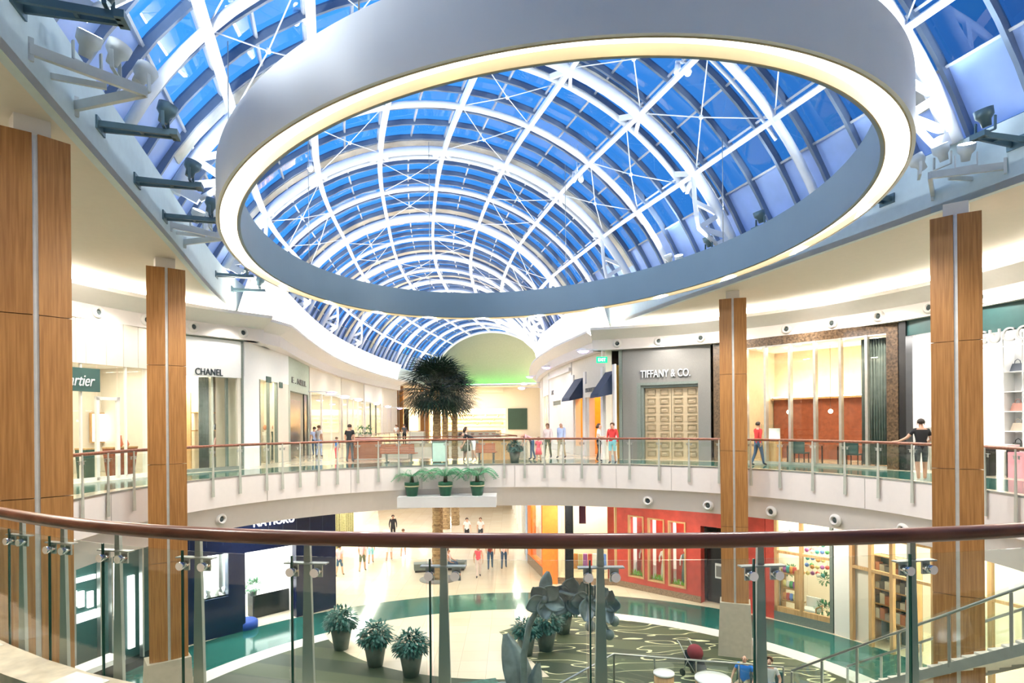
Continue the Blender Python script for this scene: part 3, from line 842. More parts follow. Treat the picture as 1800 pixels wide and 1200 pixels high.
# ------------------------------------------------------------------ oak columns
def column(px, d, half, front_deg, label, ztop=5.92, zneck=6.2, low=True, seams=True):
    a, b = ray(px, 745); x = a*d
    view = math.atan2(-d, -x)           # direction towards the camera
    ang = view + math.radians(front_deg) - PI/2 + PI   # local -y faces the front direction
    t = thing('oak_column', label, 'column', (x, d, LOW), view + math.radians(front_deg) + PI/2, 'oak clad columns round the court')
    prof = [(-half,0.0),(-0.02,-0.05),(0.02,-0.05),(half,0.0),(half*0.55,0.50),(-half*0.55,0.50)]
    zz = [-4.5, -1.9, 0.70, 3.32, ztop]
    m_ = MB()
    for z0, z1 in zip(zz[:-1], zz[1:]):
        for pr in ([(-half,0.0),(-0.035,-0.05),(-0.035,0.5),(-half*0.55,0.50)], [(0.035,-0.05),(half,0.0),(half*0.55,0.50),(0.035,0.5)]):
            m_.prism(pr, z0-LOW+0.006, z1-LOW-0.006)
    local(m_, 'oak_panel', WOODC, t)
    local(MB().prism([(-0.036,-0.02),(0.036,-0.02),(0.036,0.45),(-0.036,0.45)], -4.5-LOW, ztop-LOW-0.02), 'metal_strip', STRIP, t)
    local(MB().prism([(-half*0.5,0.1),(half*0.5,0.1),(half*0.5,0.42),(-half*0.5,0.42)], ztop-LOW-0.05, zneck-LOW), 'neck', WHITE, t)
    b0, b1 = half*1.12, half*1.28
    local(MB().hexa([(-b1,-0.22,0),(b1,-0.22,0),(b1,0.72,0),(-b1,0.72,0),(-b0,-0.12,1.8),(b0,-0.12,1.8),(b0,0.6,1.8),(-b0,0.6,1.8)]), 'stone_base', CONC, t)
    return t
column(64, 8.8, 0.435, 10, 'largest oak clad column, at the far left of the frame')
column(294, 16.3, 0.46, 8, 'second oak clad column from the left, in front of the two white lit shops')
column(1289.5, 21.0, 0.44, 0, 'oak clad column between the grey stone shop and the curtained shop windows')
column(1682, 12.6, 0.435, -4, 'oak clad column at the right, beside the man leaning on the railing')

# ------------------------------------------------------------------ floodlights on the vault fascia
def edge_hit(px, py, side, z=None):
    poly = [off_pt(S_A+(S_E-S_A)*k/120, side*hw(S_A+(S_E-S_A)*k/120)) for k in range(121)]
    return hit_poly(px, py, poly, 'near' if side < 0 else 'near')
def lamp_head(t, c, aim, size=0.16, bright=None, dark=False):
    c = Vector(c); d = Vector(aim).normalized(); up = Vector((0,0,1)); a_ = d.cross(up).normalized()
    m_ = MB().tube([c-d*size*0.9, c-d*size*0.2, c+d*size*0.2, c+d*size], [size*0.45, size*0.55, size*0.9, size*0.95], 14)
    h = m_.build('lamp_head', BRACKL if not dark else BRACK, t)
    MB().tube([c+d*size*0.98, c+d*size*1.02], size*0.82, 14).build('lens', bright or COOL, h)
    y = MB(); y.bar(c-a_*size*1.05-d*0.02, c-a_*size*1.05+Vector((0,0,-size*1.6)), 0.02, 0.05); y.bar(c+a_*size*1.05-d*0.02, c+a_*size*1.05+Vector((0,0,-size*1.6)), 0.02, 0.05)
    y.bar(c-a_*size*1.05+Vector((0,0,-size*1.6)), c+a_*size*1.05+Vector((0,0,-size*1.6)), 0.05, 0.02); y.build('yoke', BRACKL if not dark else BRACK, h)
def bracket(px, py, side, kind, label, heads=1, power=0, reach=1.15):
    h = edge_hit(px, py, side)
    if not h: return
    q = h[1]
    q.z = max(6.62, min(7.15, q.z))
    s_ = s_of_d(q.y + side*0.0); p, tg, rt = ax_at(s_)
    inn = -rt*side; inn3 = Vector((inn.x, inn.y, 0)); tg3 = Vector((tg.x, tg.y, 0))
    t = thing('floodlight_bracket', label, 'floodlight', q, 0, 'floodlights on the roof fascia')
    m_ = MB()
    if kind == 'tri':
        w_ = 0.75; tip = q + inn3*reach
        m_.bar(q-tg3*w_, tip, 0.07, 0.14); m_.bar(q+tg3*w_, tip, 0.07, 0.14); m_.bar(q-tg3*0.1, tip-inn3*0.5, 0.05, 0.08)
        m_.bar(q-tg3*w_+Vector((0,0,-0.15)), q-tg3*w_+Vector((0,0,0.15)), 0.1, 0.05); m_.bar(q+tg3*w_+Vector((0,0,-0.15)), q+tg3*w_+Vector((0,0,0.15)), 0.1, 0.05)
        m_.build('bracket_arm', BRACKL, t)
        for k in range(heads):
            c = q + inn3*(reach*(0.45+0.22*k)) + tg3*(0.32*(k-1)) + Vector((0,0,0.38+0.1*(k%2)))
            lamp_head(t, c, inn3*0.4+Vector((0,0,1))+tg3*0.4*(k-1), 0.17, None if k else COOL)
    else:
        for sd in (-1, 1): m_.bar(q+tg3*0.11*sd, q+inn3*reach+tg3*0.06*sd, 0.05, 0.10)
        m_.bar(q+inn3*reach*0.55-tg3*0.1, q+inn3*reach*0.55+tg3*0.1, 0.05, 0.08); m_.bar(q+inn3*reach-tg3*0.14, q+inn3*reach+tg3*0.14, 0.12, 0.10)
        m_.bar(q-tg3*0.2, q+tg3*0.2, 0.06, 0.22)
        m_.build('bracket_arm', BRACK, t)
        c = q + inn3*(reach-0.15) + Vector((0,0,0.34)); lamp_head(t, c, inn3*0.3+Vector((0,0,1)), 0.17, LENSD, True)
    if power:
        l = spot(q+inn3*(reach*0.6)+Vector((0,0,0.75)), q+inn3*5.0+tg3*1.0+Vector((0,0,5.0)), power, 2.4, 0.8, (0.85,0.93,1.0), 0.12, 'floodlight_beam')
LENSD = mat('lamp_glass_off', (0.5, 0.6, 0.7), 0.15)
LB = [(-60,-60,'single',0,''),(30,5,'single',1,'dark single floodlight arm at the top left corner of the photo'),
      (95,165,'tri',3,'pale triangular bracket with three floodlights on the left, beyond the largest oak column'),
      (175,222,'single',1,'dark single floodlight arm just beyond the left triangular bracket with three lamps'),
      (240,318,'single',1,'dark single floodlight arm on the left fascia above the second oak column'),
      (289,381,'single',1,'dark single floodlight arm third beyond the nearest left triangular bracket'),
      (312,440,'tri',3,'pale triangular bracket with three floodlights on the left beside the ring lamp'),
      (380,483,'single',1,'dark floodlight arm on the left, next beyond the farther triangular bracket'),
      (408,509,'single',1,'dark floodlight arm on the left, farthest one before the bright cove')]
for px, py, kd, hd, lab in LB[1:]: bracket(px, py, -1, kd, lab, hd, 420 if kd == 'tri' else 160)
RB = [(1790,250,'single',1,'dark single floodlight arm nearest on the right roof fascia'),
      (1700,318,'tri',3,'pale triangular bracket with bright floodlights on the right, above the right oak column'),
      (1560,352,'single',1,'dark floodlight arm on the right showing past the edge of the ring lamp'),
      (1380,405,'single',1,'small floodlight seen inside the ring at the right, nearer of two'),
      (1285,440,'single',1,'small floodlight seen inside the ring at the right, farther of two'),
      (1205,478,'tri',2,'bright floodlights seen inside the ring just over its far rim')]
for px, py, kd, hd, lab in RB: bracket(px, py, 1, kd, lab, hd, 420 if kd == 'tri' else 160, 1.0)
# clustered lamps hanging under the roof beams
for k, (px, py, d, lab) in enumerate([(1200,112,17.0,'pair of small bright lamps hanging inside the upper right of the ring'),
                                      (1015,305,24.0,'pair of small lamps on a roof beam right of the middle of the ring'),
                                      (552,285,22.5,'pair of small bright lamps near the left inner edge of the ring'),
                                      (530,20,15.0,'pair of small bright lamps above the ring at the top left')]):
    c = at_d(px, py, d)
    t = thing('roof_lamp_cluster', lab, 'lamp', c, 0, 'lamp pairs under the roof beams')
    m_ = MB().tube([c+Vector((0,0,0.0)), c+Vector((0,0,1.1))], 0.03, 6); m_.bar(c+Vector((-0.2,0,0.05)), c+Vector((0.2,0,0.05)), 0.06, 0.06); m_.build('stem', STEELW, t)
    for sd in (-1, 1):
        cc = c+Vector((sd*0.14, 0, -0.12)); MB().tube([cc+Vector((0,0,0.12)), cc-Vector((0,0,0.12))], [0.07,0.11], 10).build('lamp_head', STEELW, t)
        MB().ball(cc-Vector((0,0,0.14)), 0.085, n=10, m=6).build('bulb', WARM, t)

# ------------------------------------------------------------------ lights of the place and added fill lights
for dd in (9.0, 17.5, 26, 34, 42, 50, 58, 66):
    p, tg, rt = ax_at(s_of_d(dd))
    for sd in (-1, 1):
        q = p + rt*sd*(hw(s_of_d(dd))-1.2)
        spot((q.x, q.y, 7.3), (p.x, p.y+1, 12.4), 260, 2.5, 0.9, (0.88,0.95,1.0), 0.15, 'roof_uplight')
for k in range(14):
    t = 2*PI*k/14+0.2
    q = circ_p(t, 12.7); area((q.x, q.y, -1.75), 0.6, 0.6, 70, (1.0,0.93,0.82), name='lower_ceiling_light')
for dd in (28, 34, 40, 46, 52, 58, 64, 70, 76):
    p, tg, rt = ax_at(s_of_d(dd))
    for o_ in (-5.6, 5.6):
        q = p + rt*o_; area((q.x, q.y, -1.75), 0.7, 0.7, 90, (1.0,0.92,0.80), name='lower_ceiling_light')
for t in [math.radians(a) for a in (-35,-12,12,34,56,146,168,190,212,-60,-90,-120)]:
    q = circ_p(t, 11.9 if abs(math.degrees(t)+90) > 35 else 12.2)
    if abs((q-C0).dot(dp)) < 8.3: continue
    area((q.x, q.y, 6.17), 0.35, 0.35, 110, (1.0,0.93,0.84), name='soffit_fill_light')  # unseen lights added under the soffit as general fill

for k in range(20):
    p = ell(-0.22, RZ+0.10, 20)[k]; o_ = Vector((p.x-RC_.x, p.y-RC_.y, 0)).normalized()
    spot(p, p+o_*1.4+Vector((0,0,-3)), 310, 2.5, 0.7, (1.0,0.95,0.87), 0.06, 'ring_fill_spot')  # extra spots added inside the ring to brighten the slab edge
for side, W in ((1, RWf), (-1, LWf)):
    for k in range(1, len(W)-3, 4):
        t_ = (W[k+1]-W[k]).normalized(); n_ = Vector((t_.y, -t_.x))*side; q = W[k]-n_*2.3
        spot((q.x, q.y, 5.35), (q.x+n_.x*1.0, q.y+n_.y*1.0, 0), 210, 2.6, 1.0, (1.0,0.92,0.82), 0.06, 'arcade_fill_spot')  # no fittings here: spots added to brighten the shaded arcade walls
for a_ in (-30, -16, -3, 12, 25, 38, 50, 62, 143, 152, 161, 170, 180, 190):
    q = circ_p(math.radians(a_), R_F-1.0); e = circ_p(math.radians(a_), R_F+0.6)
    spot((q.x, q.y, 5.45), (e.x, e.y, 1.5), 48 if a_ > 100 else 60, 2.3, 0.8, (1.0,0.94,0.86), 0.05, 'cornice_fill_spot')  # added spots without fixtures, lifting the grey shop fronts

# ------------------------------------------------------------------ shops
def wall_open(mb, fr, u0, u1, z0, z1, ops, w0, w1):
    us = sorted(set([u0, u1] + [max(u0, min(u1, v)) for o in ops for v in o[:2]]))
    for a_, b_ in zip(us[:-1], us[1:]):
        if b_-a_ < 1e-4: continue
        mid = (a_+b_)/2; zz = [z0]
        for o in sorted([o for o in ops if o[0] <= mid <= o[1]], key=lambda o: o[2]): zz += [max(z0, o[2]), min(z1, o[3])]
        zz.append(z1)
        for k in range(0, len(zz), 2):
            if zz[k+1]-zz[k] > 1e-3: mb.fbox(fr, a_, b_, w0, w1, zz[k], zz[k+1])
SHOPK = 0.42
TANW = mat('tan_wall', (0.62, 0.50, 0.36), 0.7)
MULLM = mat('polished_nickel', (0.55, 0.53, 0.48), 0.25, metal=0.5)
MOULD = mat('moulding_shade_tone', (0.36, 0.28, 0.17), 0.35, metal=0.35)  # darker than the door: shade of the panel relief put into the colour
LETG = mat('silver_grey_letter', (0.45, 0.46, 0.46), 0.3, metal=0.4)
def room(t, fr, u0, u1, z0, z1, depth, wallm, power, ceilm=None, floorm=None, lamp=True, lc=(1,0.92,0.80), w0=0.1):
    m_ = MB(); m_.fbox(fr, u0, u1, depth, depth+0.1, z0, z1); m_.build('back_wall', wallm, t)
    m_ = MB(); m_.fbox(fr, u0-0.08, u0, w0+0.1, depth, z0, z1); m_.build('side_wall', wallm, t)
    m_ = MB(); m_.fbox(fr, u1, u1+0.08, w0+0.1, depth, z0, z1); m_.build('side_wall', wallm, t)
    MB().fbox(fr, u0, u1, w0+0.1, depth, z1-0.05, z1).build('shop_ceiling', ceilm or WHITE, t)
    c = fr.P((u0+u1)/2, depth*0.5, z1-0.09)
    if power:
        area(c, (u1-u0)*0.7, depth*0.4, power*SHOPK, lc, (0,0,fr.ang), 'shop_light', t)
def letters(txt, fr, u, z, h, name, m, parent, w_=-0.03, ext=0.02, shear=0.0, sx=1.0, width=None):
    cu = bpy.data.curves.new(name, 'FONT'); cu.body = txt; cu.size = h*1.4; cu.extrude = ext; cu.shear = shear
    o = bpy.data.objects.new(name+'_tmp', cu); COL.objects.link(o)
    dg = bpy.context.evaluated_depsgraph_get(); me = bpy.data.meshes.new_from_object(o.evaluated_get(dg)); bpy.data.objects.remove(o)
    xs = [v.co.x for v in me.vertices]; wd = max(xs)-min(xs)
    k = (width/wd) if width else sx
    for v in me.vertices:
        p = fr.P(u+(v.co.x-min(xs))*k, w_-v.co.z, z+v.co.y); v.co = p
    off = Vector((0,0,0)); q = parent
    while q is not None: off += q.location; q = q.parent
    for v in me.vertices: v.co -= off
    me.materials.clear(); me.materials.append(m); me.name = name
    oo = bpy.data.objects.new(name, me); COL.objects.link(oo); oo.parent = parent
    return oo
def shop(name, label, fr, cat='shopfront', z=0.0): return thing(name, label, cat, fr.P(0, 0, z))
def item(mb, name, m, label, cat, group): return tag(mb.build(name, m, None, own_origin=True), label, cat, group)

ZT = 5.06
# --- right: grey stone shop
F1 = Fr(fac_hit(1089), fac_hit(1254))
t = shop('stone_shopfront', 'grey stone shopfront with silver letters and tall panelled champagne double doors', F1)
u0, zt = F1.uz(1119, 674); u1, zb = F1.uz(1227, 668); zt = (zt+zb)/2
m_ = MB(); wall_open(m_, F1, 0.16, F1.len-0.1, 0, ZT, [(u0, u1, 0, zt)], 0.0, 0.35); m_.build('stone_wall', GREYST, t)
MB().fbox(F1, 0.0, 0.15, -0.05, 0.35, 0, ZT).build('edge_pilaster', GREYD, t)
m_ = MB(); m_.fbox(F1, u0, u0+0.18, 0.0, 0.3, 0, zt); m_.fbox(F1, u0+0.18, u1, 0.0, 0.3, zt-0.12, zt); m_.fbox(F1, u0+0.18, u0+0.30, 0.1, 0.32, 0, zt-0.12); m_.fbox(F1, u0+0.30, u1, 0.1, 0.32, zt-0.24, zt-0.12)
m_.build('stepped_surround', GREYD, t)
d0, d1, dz = u0+0.30, u1-0.02, zt-0.24
for k in range(2):
    a_ = d0+(d1-d0)*k/2+0.01; b_ = d0+(d1-d0)*(k+1)/2-0.01
    dm = MB().fbox(F1, a_, b_, 0.30, 0.36, 0.0, dz); mo = MB(); cw = (b_-a_)/2; rh = dz/8.2
    for c in range(2):
        for r in range(8):
            x0 = a_+cw*c+cw*0.17; x1 = a_+cw*(c+1)-cw*0.17; z0 = 0.08+r*rh+rh*0.16; z1 = 0.08+(r+1)*rh-rh*0.16
            mo.fbox(F1, x0, x1, 0.25, 0.30, z0, z0+0.04); mo.fbox(F1, x0, x1, 0.25, 0.30, z1-0.04, z1)
            mo.fbox(F1, x0, x0+0.04, 0.25, 0.30, z0+0.04, z1-0.04); mo.fbox(F1, x1-0.04, x1, 0.25, 0.30, z0+0.04, z1-0.04)
            dm.fbox(F1, x0+0.10, x1-0.10, 0.275, 0.30, z0+0.10, z1-0.10)
    dr = dm.build('door', CHAMP, t); mo.build('panel_moulding', MOULD, dr)
ul, zl = F1.uz(1127, 664); ur, _ = F1.uz(1214, 664)
letters('TIFFANY & CO.', F1, ul, zl, 0.34, 'sign_letters', LETS, t, width=ur-ul, ext=0.04, w_=-0.06)
area(F1.P(F1.len/2, -1.3, 4.98), 2.5, 0.2, 30, (1,0.95,0.88), (0,0,F1.ang), 'wall_washer', t)

# --- right: curtained shop with marble frame
F2 = Fr(fac_hit(1256), fac_hit(1584))
t = shop('marble_framed_shopfront', 'brown marble framed shopfront of tall steel-mullioned windows with a warm red-brown interior', F2)
m_ = MB(); zt = 4.72
m_.fbox(F2, 0.0, 0.5, -0.06, 0.3, 0, ZT); m_.fbox(F2, F2.len-0.42, F2.len-0.06, -0.06, 0.3, 0, ZT); m_.fbox(F2, 0.5, F2.len-0.42, -0.06, 0.3, zt, ZT)
m_.build('marble_frame', BROWNM, t)
mull = MB(); 
for px in (1313, 1347, 1390, 1434, 1479, 1525):
    u = F2.u(px); mull.fbox(F2, u-0.045, u+0.045, -0.10, 0.12, 0.1, zt)
mull.fbox(F2, 0.5, F2.len-0.42, -0.05, 0.1, 0.0, 0.1)
mull.fbox(F2, 0.5, F2.len-0.42, -0.05, 0.1, zt-0.06, zt)
mull.build('window_frame', MULLM, t)
us = [0.5]+[F2.u(px) for px in (1313, 1347, 1390, 1434, 1479, 1525)]+[F2.len-0.42]
for a_, b_ in zip(us[:-1], us[1:]): MB().fbox(F2, a_+0.05, b_-0.05, 0.0, 0.012, 0.11, zt-0.07).build('window_pane', SHOPG, t)
room(t, F2, 0.4, F2.len-0.2, 0.0, 4.95, 4.5, TANW, 240, lc=(1,0.85,0.62))
MB().fbox(F2, 0.45, F2.len-0.25, 4.3, 4.49, 0.0, 2.7).build('brown_panelling', BRW, t)
MB().fbox(F2, 0.45, F2.len-0.25, 4.1, 4.28, 2.68, 2.76).build('panel_shelf', WOODS, t)
MB().fbox(F2, 0.5, F2.len-0.3, 4.15, 4.27, 2.77, 2.82).build('cove_strip', WARM, t)
area(F2.P(F2.len/2, 3.9, 2.9), F2.len*0.7, 0.15, 60, (1,0.8,0.5), (PI*0.92,0,F2.ang), 'cove_light', t)
for a_, b_ in ((0.55, 1.15), (F2.len-1.35, F2.len-0.5)):
    n_ = 28; cu_ = MB(); rr = []
    for k in range(n_+1):
        u = a_+(b_-a_)*k/n_; w_ = 0.28+0.05*math.sin(k*2.2); rr.append([F2.P(u, w_, 0.12), F2.P(u, w_+0.02, 0.12), F2.P(u, w_+0.02, zt-0.1), F2.P(u, w_, zt-0.1)])
    cu_.rings(rr, False, True, 0, True).build('curtain', CURT, t)
for u, ww in ((1.6, 3.0), (3.2, 3.4), (4.9, 3.0), (6.4, 3.4), (8.0, 3.0)):
    if u > F2.len-1: continue
    for k in range(3): MB().fbox(F2, u+0.28*k, u+0.28*k+0.10, ww, ww+0.05, 3.0, 4.4) if False else None
    q = F2.P(u+0.2, ww, 2.1)
    MB().ball(q, 0.09, n=10, m=6).build('pendant_lamp', WARM, t)
    MB().tube([q+Vector((0,0,0.08)), (q.x, q.y, 4.9)], 0.008, 4).build('pendant_cord', BLACK, t)
dl = [(u, 1.6+0.9*(k%2)) for k, u in enumerate([1.2,2.0,2.9,3.7,4.6,5.5,6.3,7.2,8.1]) if u < F2.len-0.8]
for u, ww in dl:
    q = F2.P(u, ww, 4.87); MB().tube([q, q-Vector((0,0,0.03))], 0.11, 12).build('downlight', WARM, t)
# furniture in the curtained shop
for k, (u, ww, kind) in enumerate([(1.9,1.2,'case'),(3.4,1.0,'desk'),(5.3,1.1,'desk'),(6.9,1.0,'case'),(8.1,1.3,'case')]):
    if u > F2.len-1.1: continue
    where = ['left', 'second from left', 'middle', 'fourth from left', 'right'][k]
    tt = thing('display_case' if kind == 'case' else 'writing_desk', ('lit tall display case at the %s window inside the curtained shop' if kind == 'case' else 'brown desk with thin legs at the %s window of the curtained shop') % where, 'display case' if kind == 'case' else 'desk', F2.P(u, ww, 0), F2.ang)
    if kind == 'case':
        local(MB().box(-0.35,0.35,-0.25,0.25,0,0.9), 'base_cabinet', WOODS, tt); local(MB().box(-0.33,0.33,-0.23,0.23,0.9,0.94), 'lit_shelf', BACKL, tt)
        local(MB().box(-0.35,0.35,-0.25,0.25,0.94,1.55), 'glass_box', SHOPG, tt); local(MB().box(-0.3,0.3,0.18,0.2,0.95,1.4), 'display_card', SHELFW, tt)
    else:
        local(MB().box(-0.6,0.6,-0.35,0.35,0.72,0.78), 'desk_top', BRW, tt)
        for sx in (-1,1):
            for sy in (-1,1): local(MB().box(sx*0.55-0.02,sx*0.55+0.02,sy*0.3-0.02,sy*0.3+0.02,0,0.72), 'leg', BLACK, tt)
        tk = thing('desk_chair', 'dark chair beside the %s window desk in the curtained shop' % where, 'chair', F2.P(u+0.15, ww-0.6, 0), F2.ang)
        local(MB().box(-0.22,0.22,-0.22,0.22,0.43,0.48), 'seat', TEALD, tk); local(MB().box(-0.22,0.22,-0.24,-0.20,0.48,0.95), 'backrest', TEALD, tk)
        for sx in (-1,1):
            for sy in (-1,1): local(MB().box(sx*0.19-0.015,sx*0.19+0.015,sy*0.19-0.015,sy*0.19+0.015,0,0.43), 'leg', BLACK, tk)

# --- right: black pier and bright handbag shop
F3 = Fr(fac_hit(1585), fac_hit(1835))
t = shop('white_lit_shopfront', 'open bright white handbag shop with black pier and silver letters at the right edge', F3)
ua = F3.u(1597)
MB().fbox(F3, 0.0, ua, -0.10, 0.4, 0, ZT).build('black_pier', BLACK, t)
MB().fbox(F3, ua, F3.len, -0.02, 0.10, 4.55, ZT).build('dark_header', TEALD, t)
MB().fbox(F3, F3.u(1722), F3.len, -0.06, -0.025, 4.25, ZT-0.02).build('dark_glass_header', TEALD, t)
ul, zl = F3.uz(1719, 606); ur, _ = F3.uz(1822, 592)
letters('GUCCI', F3, ul, 3.93, 0.42, 'sign_letters', LETG, t, width=ur-ul, ext=0.03, w_=-0.10)
MB().fbox(F3, F3.u(1700), F3.len, -0.07, -0.04, 3.80, 3.84).build('sign_rail', CHROME, t)
room(t, F3, ua, F3.len, 0, 4.8, 4.0, SHELFW, 420, lc=(1,0.97,0.94))
tm = MB(); uf = F3.u(1640); tm.fbox(F3, uf-0.32, uf-0.25, 1.2, 1.4, 0, 3.4); tm.fbox(F3, uf+0.22, uf+0.3, 1.2, 1.4, 0, 3.4); tm.fbox(F3, uf-0.25, uf+0.22, 1.2, 1.4, 3.33, 3.4); tm.build('door_frame', CHROME, t)
MB().fbox(F3, ua+0.05, uf-0.35, 2.2, 2.25, 0, 3.0).build('dark_mirror', TEALD, t)
# shelving with bags
us0 = F3.u(1722); tt = thing('shelf_unit', 'tall white shelf unit with rows of handbags in the bright shop', 'shelf', F3.P(us0, 1.0, 0))
W_ = F3.len-us0-0.1; rows = [0.75, 1.35, 1.95, 2.55, 3.15, 3.75]
MB().fbox(F3, us0, us0+W_, 1.45, 1.5, 0, 4.3).build('back_panel', SHELFW, tt)
for z in rows[:-1]: MB().fbox(F3, us0, us0+W_, 1.0, 1.45, z-0.03, z).build('shelf', SHELFW, tt)
for k in range(4):
    u = us0+W_*k/3; MB().fbox(F3, u-0.02, u+0.02, 1.0, 1.45, 0, 4.3).build('upright', SHELFW, tt)
bagm = [mat('bag_%d' % k, c, 0.5) for k, c in enumerate([(0.05,0.05,0.04),(0.45,0.16,0.07),(0.55,0.48,0.38),(0.10,0.12,0.16),(0.5,0.25,0.2)])]
bn = 0
COLN = ['black','tan','beige','dark grey','rosy']
PLC = ['left','middle','right']
for ri, z in enumerate(rows[:-1]):
    for k in range(3):
        if (ri+k) % 4 == 3: continue
        u = us0 + W_*(k+0.5)/3; c = (ri*2+k) % 5
        b = thing('handbag', '%s handbag on the %s white shelf from the floor, %s compartment' % (COLN[c], ORD[ri], PLC[k]), 'handbag', F3.P(u, 1.2, z), F3.ang, 'handbags on the white shelves')
        local(MB().hexa([(-0.19,-0.07,0),(0.19,-0.07,0),(0.19,0.07,0),(-0.19,0.07,0),(-0.13,-0.03,0.24),(0.13,-0.03,0.24),(0.13,0.03,0.24),(-0.13,0.03,0.24)]), 'bag_body', bagm[c], b)
        local(MB().tube([(-0.09,0,0.23),(-0.07,0,0.32),(0,0,0.37),(0.07,0,0.32),(0.09,0,0.23)], 0.012, 6), 'handle', bagm[c], b)
tt = thing('display_plinth', 'pink low display plinth at the right edge of the bright handbag shop', 'plinth', F3.P(F3.u(1795), 0.5, 0), F3.ang)
local(MB().box(-0.5,0.5,-0.3,0.3,0,0.75), 'plinth_body', mat('pink_plinth', (0.85,0.35,0.42), 0.5), tt)
tt = thing('counter', 'black and white sales counter inside the bright handbag shop', 'counter', F3.P(F3.u(1740), 0.45, 0), F3.ang)
local(MB().box(-0.35,0.35,-0.25,0.25,0.9,0.96), 'counter_top', SHELFW, tt)
for sx in (-1,1): local(MB().box(sx*0.33-0.02,sx*0.33+0.02,-0.24,0.24,0,0.9), 'leg', BLACK, tt)
for k, px in enumerate((1606, 1626)):
    q = F3.P(F3.u(px), 0.9+0.35*k, 0)
    mq = thing('mannequin', 'striped trousers mannequin %s in the bright shop beside the black pier' % ('left of two' if k == 0 else 'right of two'), 'mannequin', q, F3.ang, 'mannequins by the black pier')
    local(MB().tube([(0,0,0.9),(0,0,1.2),(0,0,1.45)], [0.15,0.12,0.18], 10), 'torso', BLACK if k else CURTL, mq)
    for sx in (-1,1): local(MB().tube([(sx*0.08,0,0),(sx*0.09,0,0.5),(sx*0.08,0,0.95)], [0.06,0.075,0.09], 8), 'trouser_leg', CURTL, mq)
    local(MB().ball((0,0,1.68), 0.09, 0.1, 0.12), 'head', SHELFW, mq)

# --- right rear segment off-frame so the court closes
F3b = Fr(fac_hit(1835), circ_p(TR0, R_F))
struct('wall_court_right', MB().fbox(F3b, 0, F3b.len, 0, 0.3, 0, ZT), CREAM)

# --- left: pale shop with dark green sign
F4 = Fr(circ_p(math.radians(172), R_F), fac_hit(322, 760))
t = shop('pale_shopfront', 'cream shopfront with white script on a dark green sign and glass doors, left side', F4)
uA = F4.u(100); ub = F4.u(258)
zh = F4.uz(200, 643)[1]
MB().fbox(F4, 0, F4.len, -0.05, 0.2, zh, ZT).build('panelled_header', CREAM, t)
gm = MB()
for px in (133, 151, 187, 217, 243): u = F4.u(px, -0.05, 620); gm.fbox(F4, u-0.008, u+0.008, -0.056, -0.05, zh, ZT)
build_each(gm, 'header_seam', mat('seam_shade', (0.45,0.42,0.36), 0.8), t)
MB().fbox(F4, ub, F4.len, -0.04, 0.2, 0, zh).build('side_pier', WHITE, t)
fm = MB()
for px in (143, 172, 208, 222): 
    u = F4.u(px, 0.0, 760); wd = 0.05 if px in (172, 208) else 0.02
    fm.fbox(F4, u-wd, u+wd, -0.02, 0.08, 0.02, zh if px not in (172, 208) else F4.uz(190, 697)[1])
ud0, zd = F4.uz(170, 697); ud1 = F4.u(210)
fm.fbox(F4, ud0-0.02, ud1+0.02, -0.02, 0.08, zd-0.1, zd); fm.fbox(F4, 0, ub, -0.02, 0.08, 0, 0.12)
fm.build('white_door_frame', WHITE, t)
for a_, b_ in zip([F4.u(60), F4.u(143), F4.u(172), F4.u(208)], [F4.u(143), F4.u(172), F4.u(208), ub]):
    MB().fbox(F4, a_+0.03, b_-0.03, 0.03, 0.042, 0.13, zh-0.02).build('window_pane', SHOPG, t)
us_, zs1 = F4.uz(175, 646, -0.08); zs0 = F4.uz(175, 689, -0.08)[1]; ul_ = F4.u(88, -0.08)
MB().fbox(F4, ul_, us_, -0.10, -0.04, zs0, zs1-0.05).build('sign_board', SIGNG, t)
uw = F4.u(167, -0.1); u118 = F4.u(120, -0.1)
letters('Cartier', F4, u118-(uw-u118)*0.22, zs0+0.17, 0.36, 'sign_letters', LETS, t, w_=-0.105, shear=0.35, width=(uw-u118)*1.22)
room(t, F4, 0.1, F4.len-0.1, 0, zh+0.3, 4.0, CREAM, 200, lc=(1,0.93,0.82))
for px, py in ((140, 641), (176, 644), (216, 648), (228, 648)):
    u = F4.u(px, 0.9, py); q = F4.P(u, 0.9, zh+0.23); MB().tube([q, q-Vector((0,0,0.03))], 0.07, 10).build('downlight', WARM, t)
u, z = F4.uz(176, 752, 3.9); 
pa, za = F4.uz(160, 725, 3.85); pb, zb_ = F4.uz(194, 777, 3.85)
MB().fbox(F4, pa, pb, 3.85, 3.95, zb_, za).build('wall_panel', WOODS, t); MB().fbox(F4, pa+0.05, pb-0.05, 3.82, 3.86, zb_+0.05, za-0.05).build('panel_face', BACKL, t)
for nm, px0, px1, lab, mt in (('reception_desk', 196, 240, 'dark brown desk with wooden top behind the doors of the cream left shop', BRW), ('cabinet', 148, 168, 'dark low cabinet left of the doors inside the cream left shop', SIGNG)):
    a_, b_ = F4.u(px0, 1.2), F4.u(px1, 1.2)
    tt = thing(nm, lab, 'desk' if nm != 'cabinet' else 'cabinet', F4.P((a_+b_)/2, 1.4, 0), F4.ang); hw_ = (b_-a_)/2
    local(MB().hexa([(-hw_*0.8,-0.2,0),(hw_*0.8,-0.2,0),(hw_*0.8,0.2,0),(-hw_*0.8,0.2,0),(-hw_,-0.25,0.95),(hw_,-0.25,0.95),(hw_,0.25,0.95),(-hw_,0.25,0.95)]), 'body', mt, tt)
    local(MB().box(-hw_,hw_,-0.27,0.27,0.95,1.0), 'top', WOODS, tt)
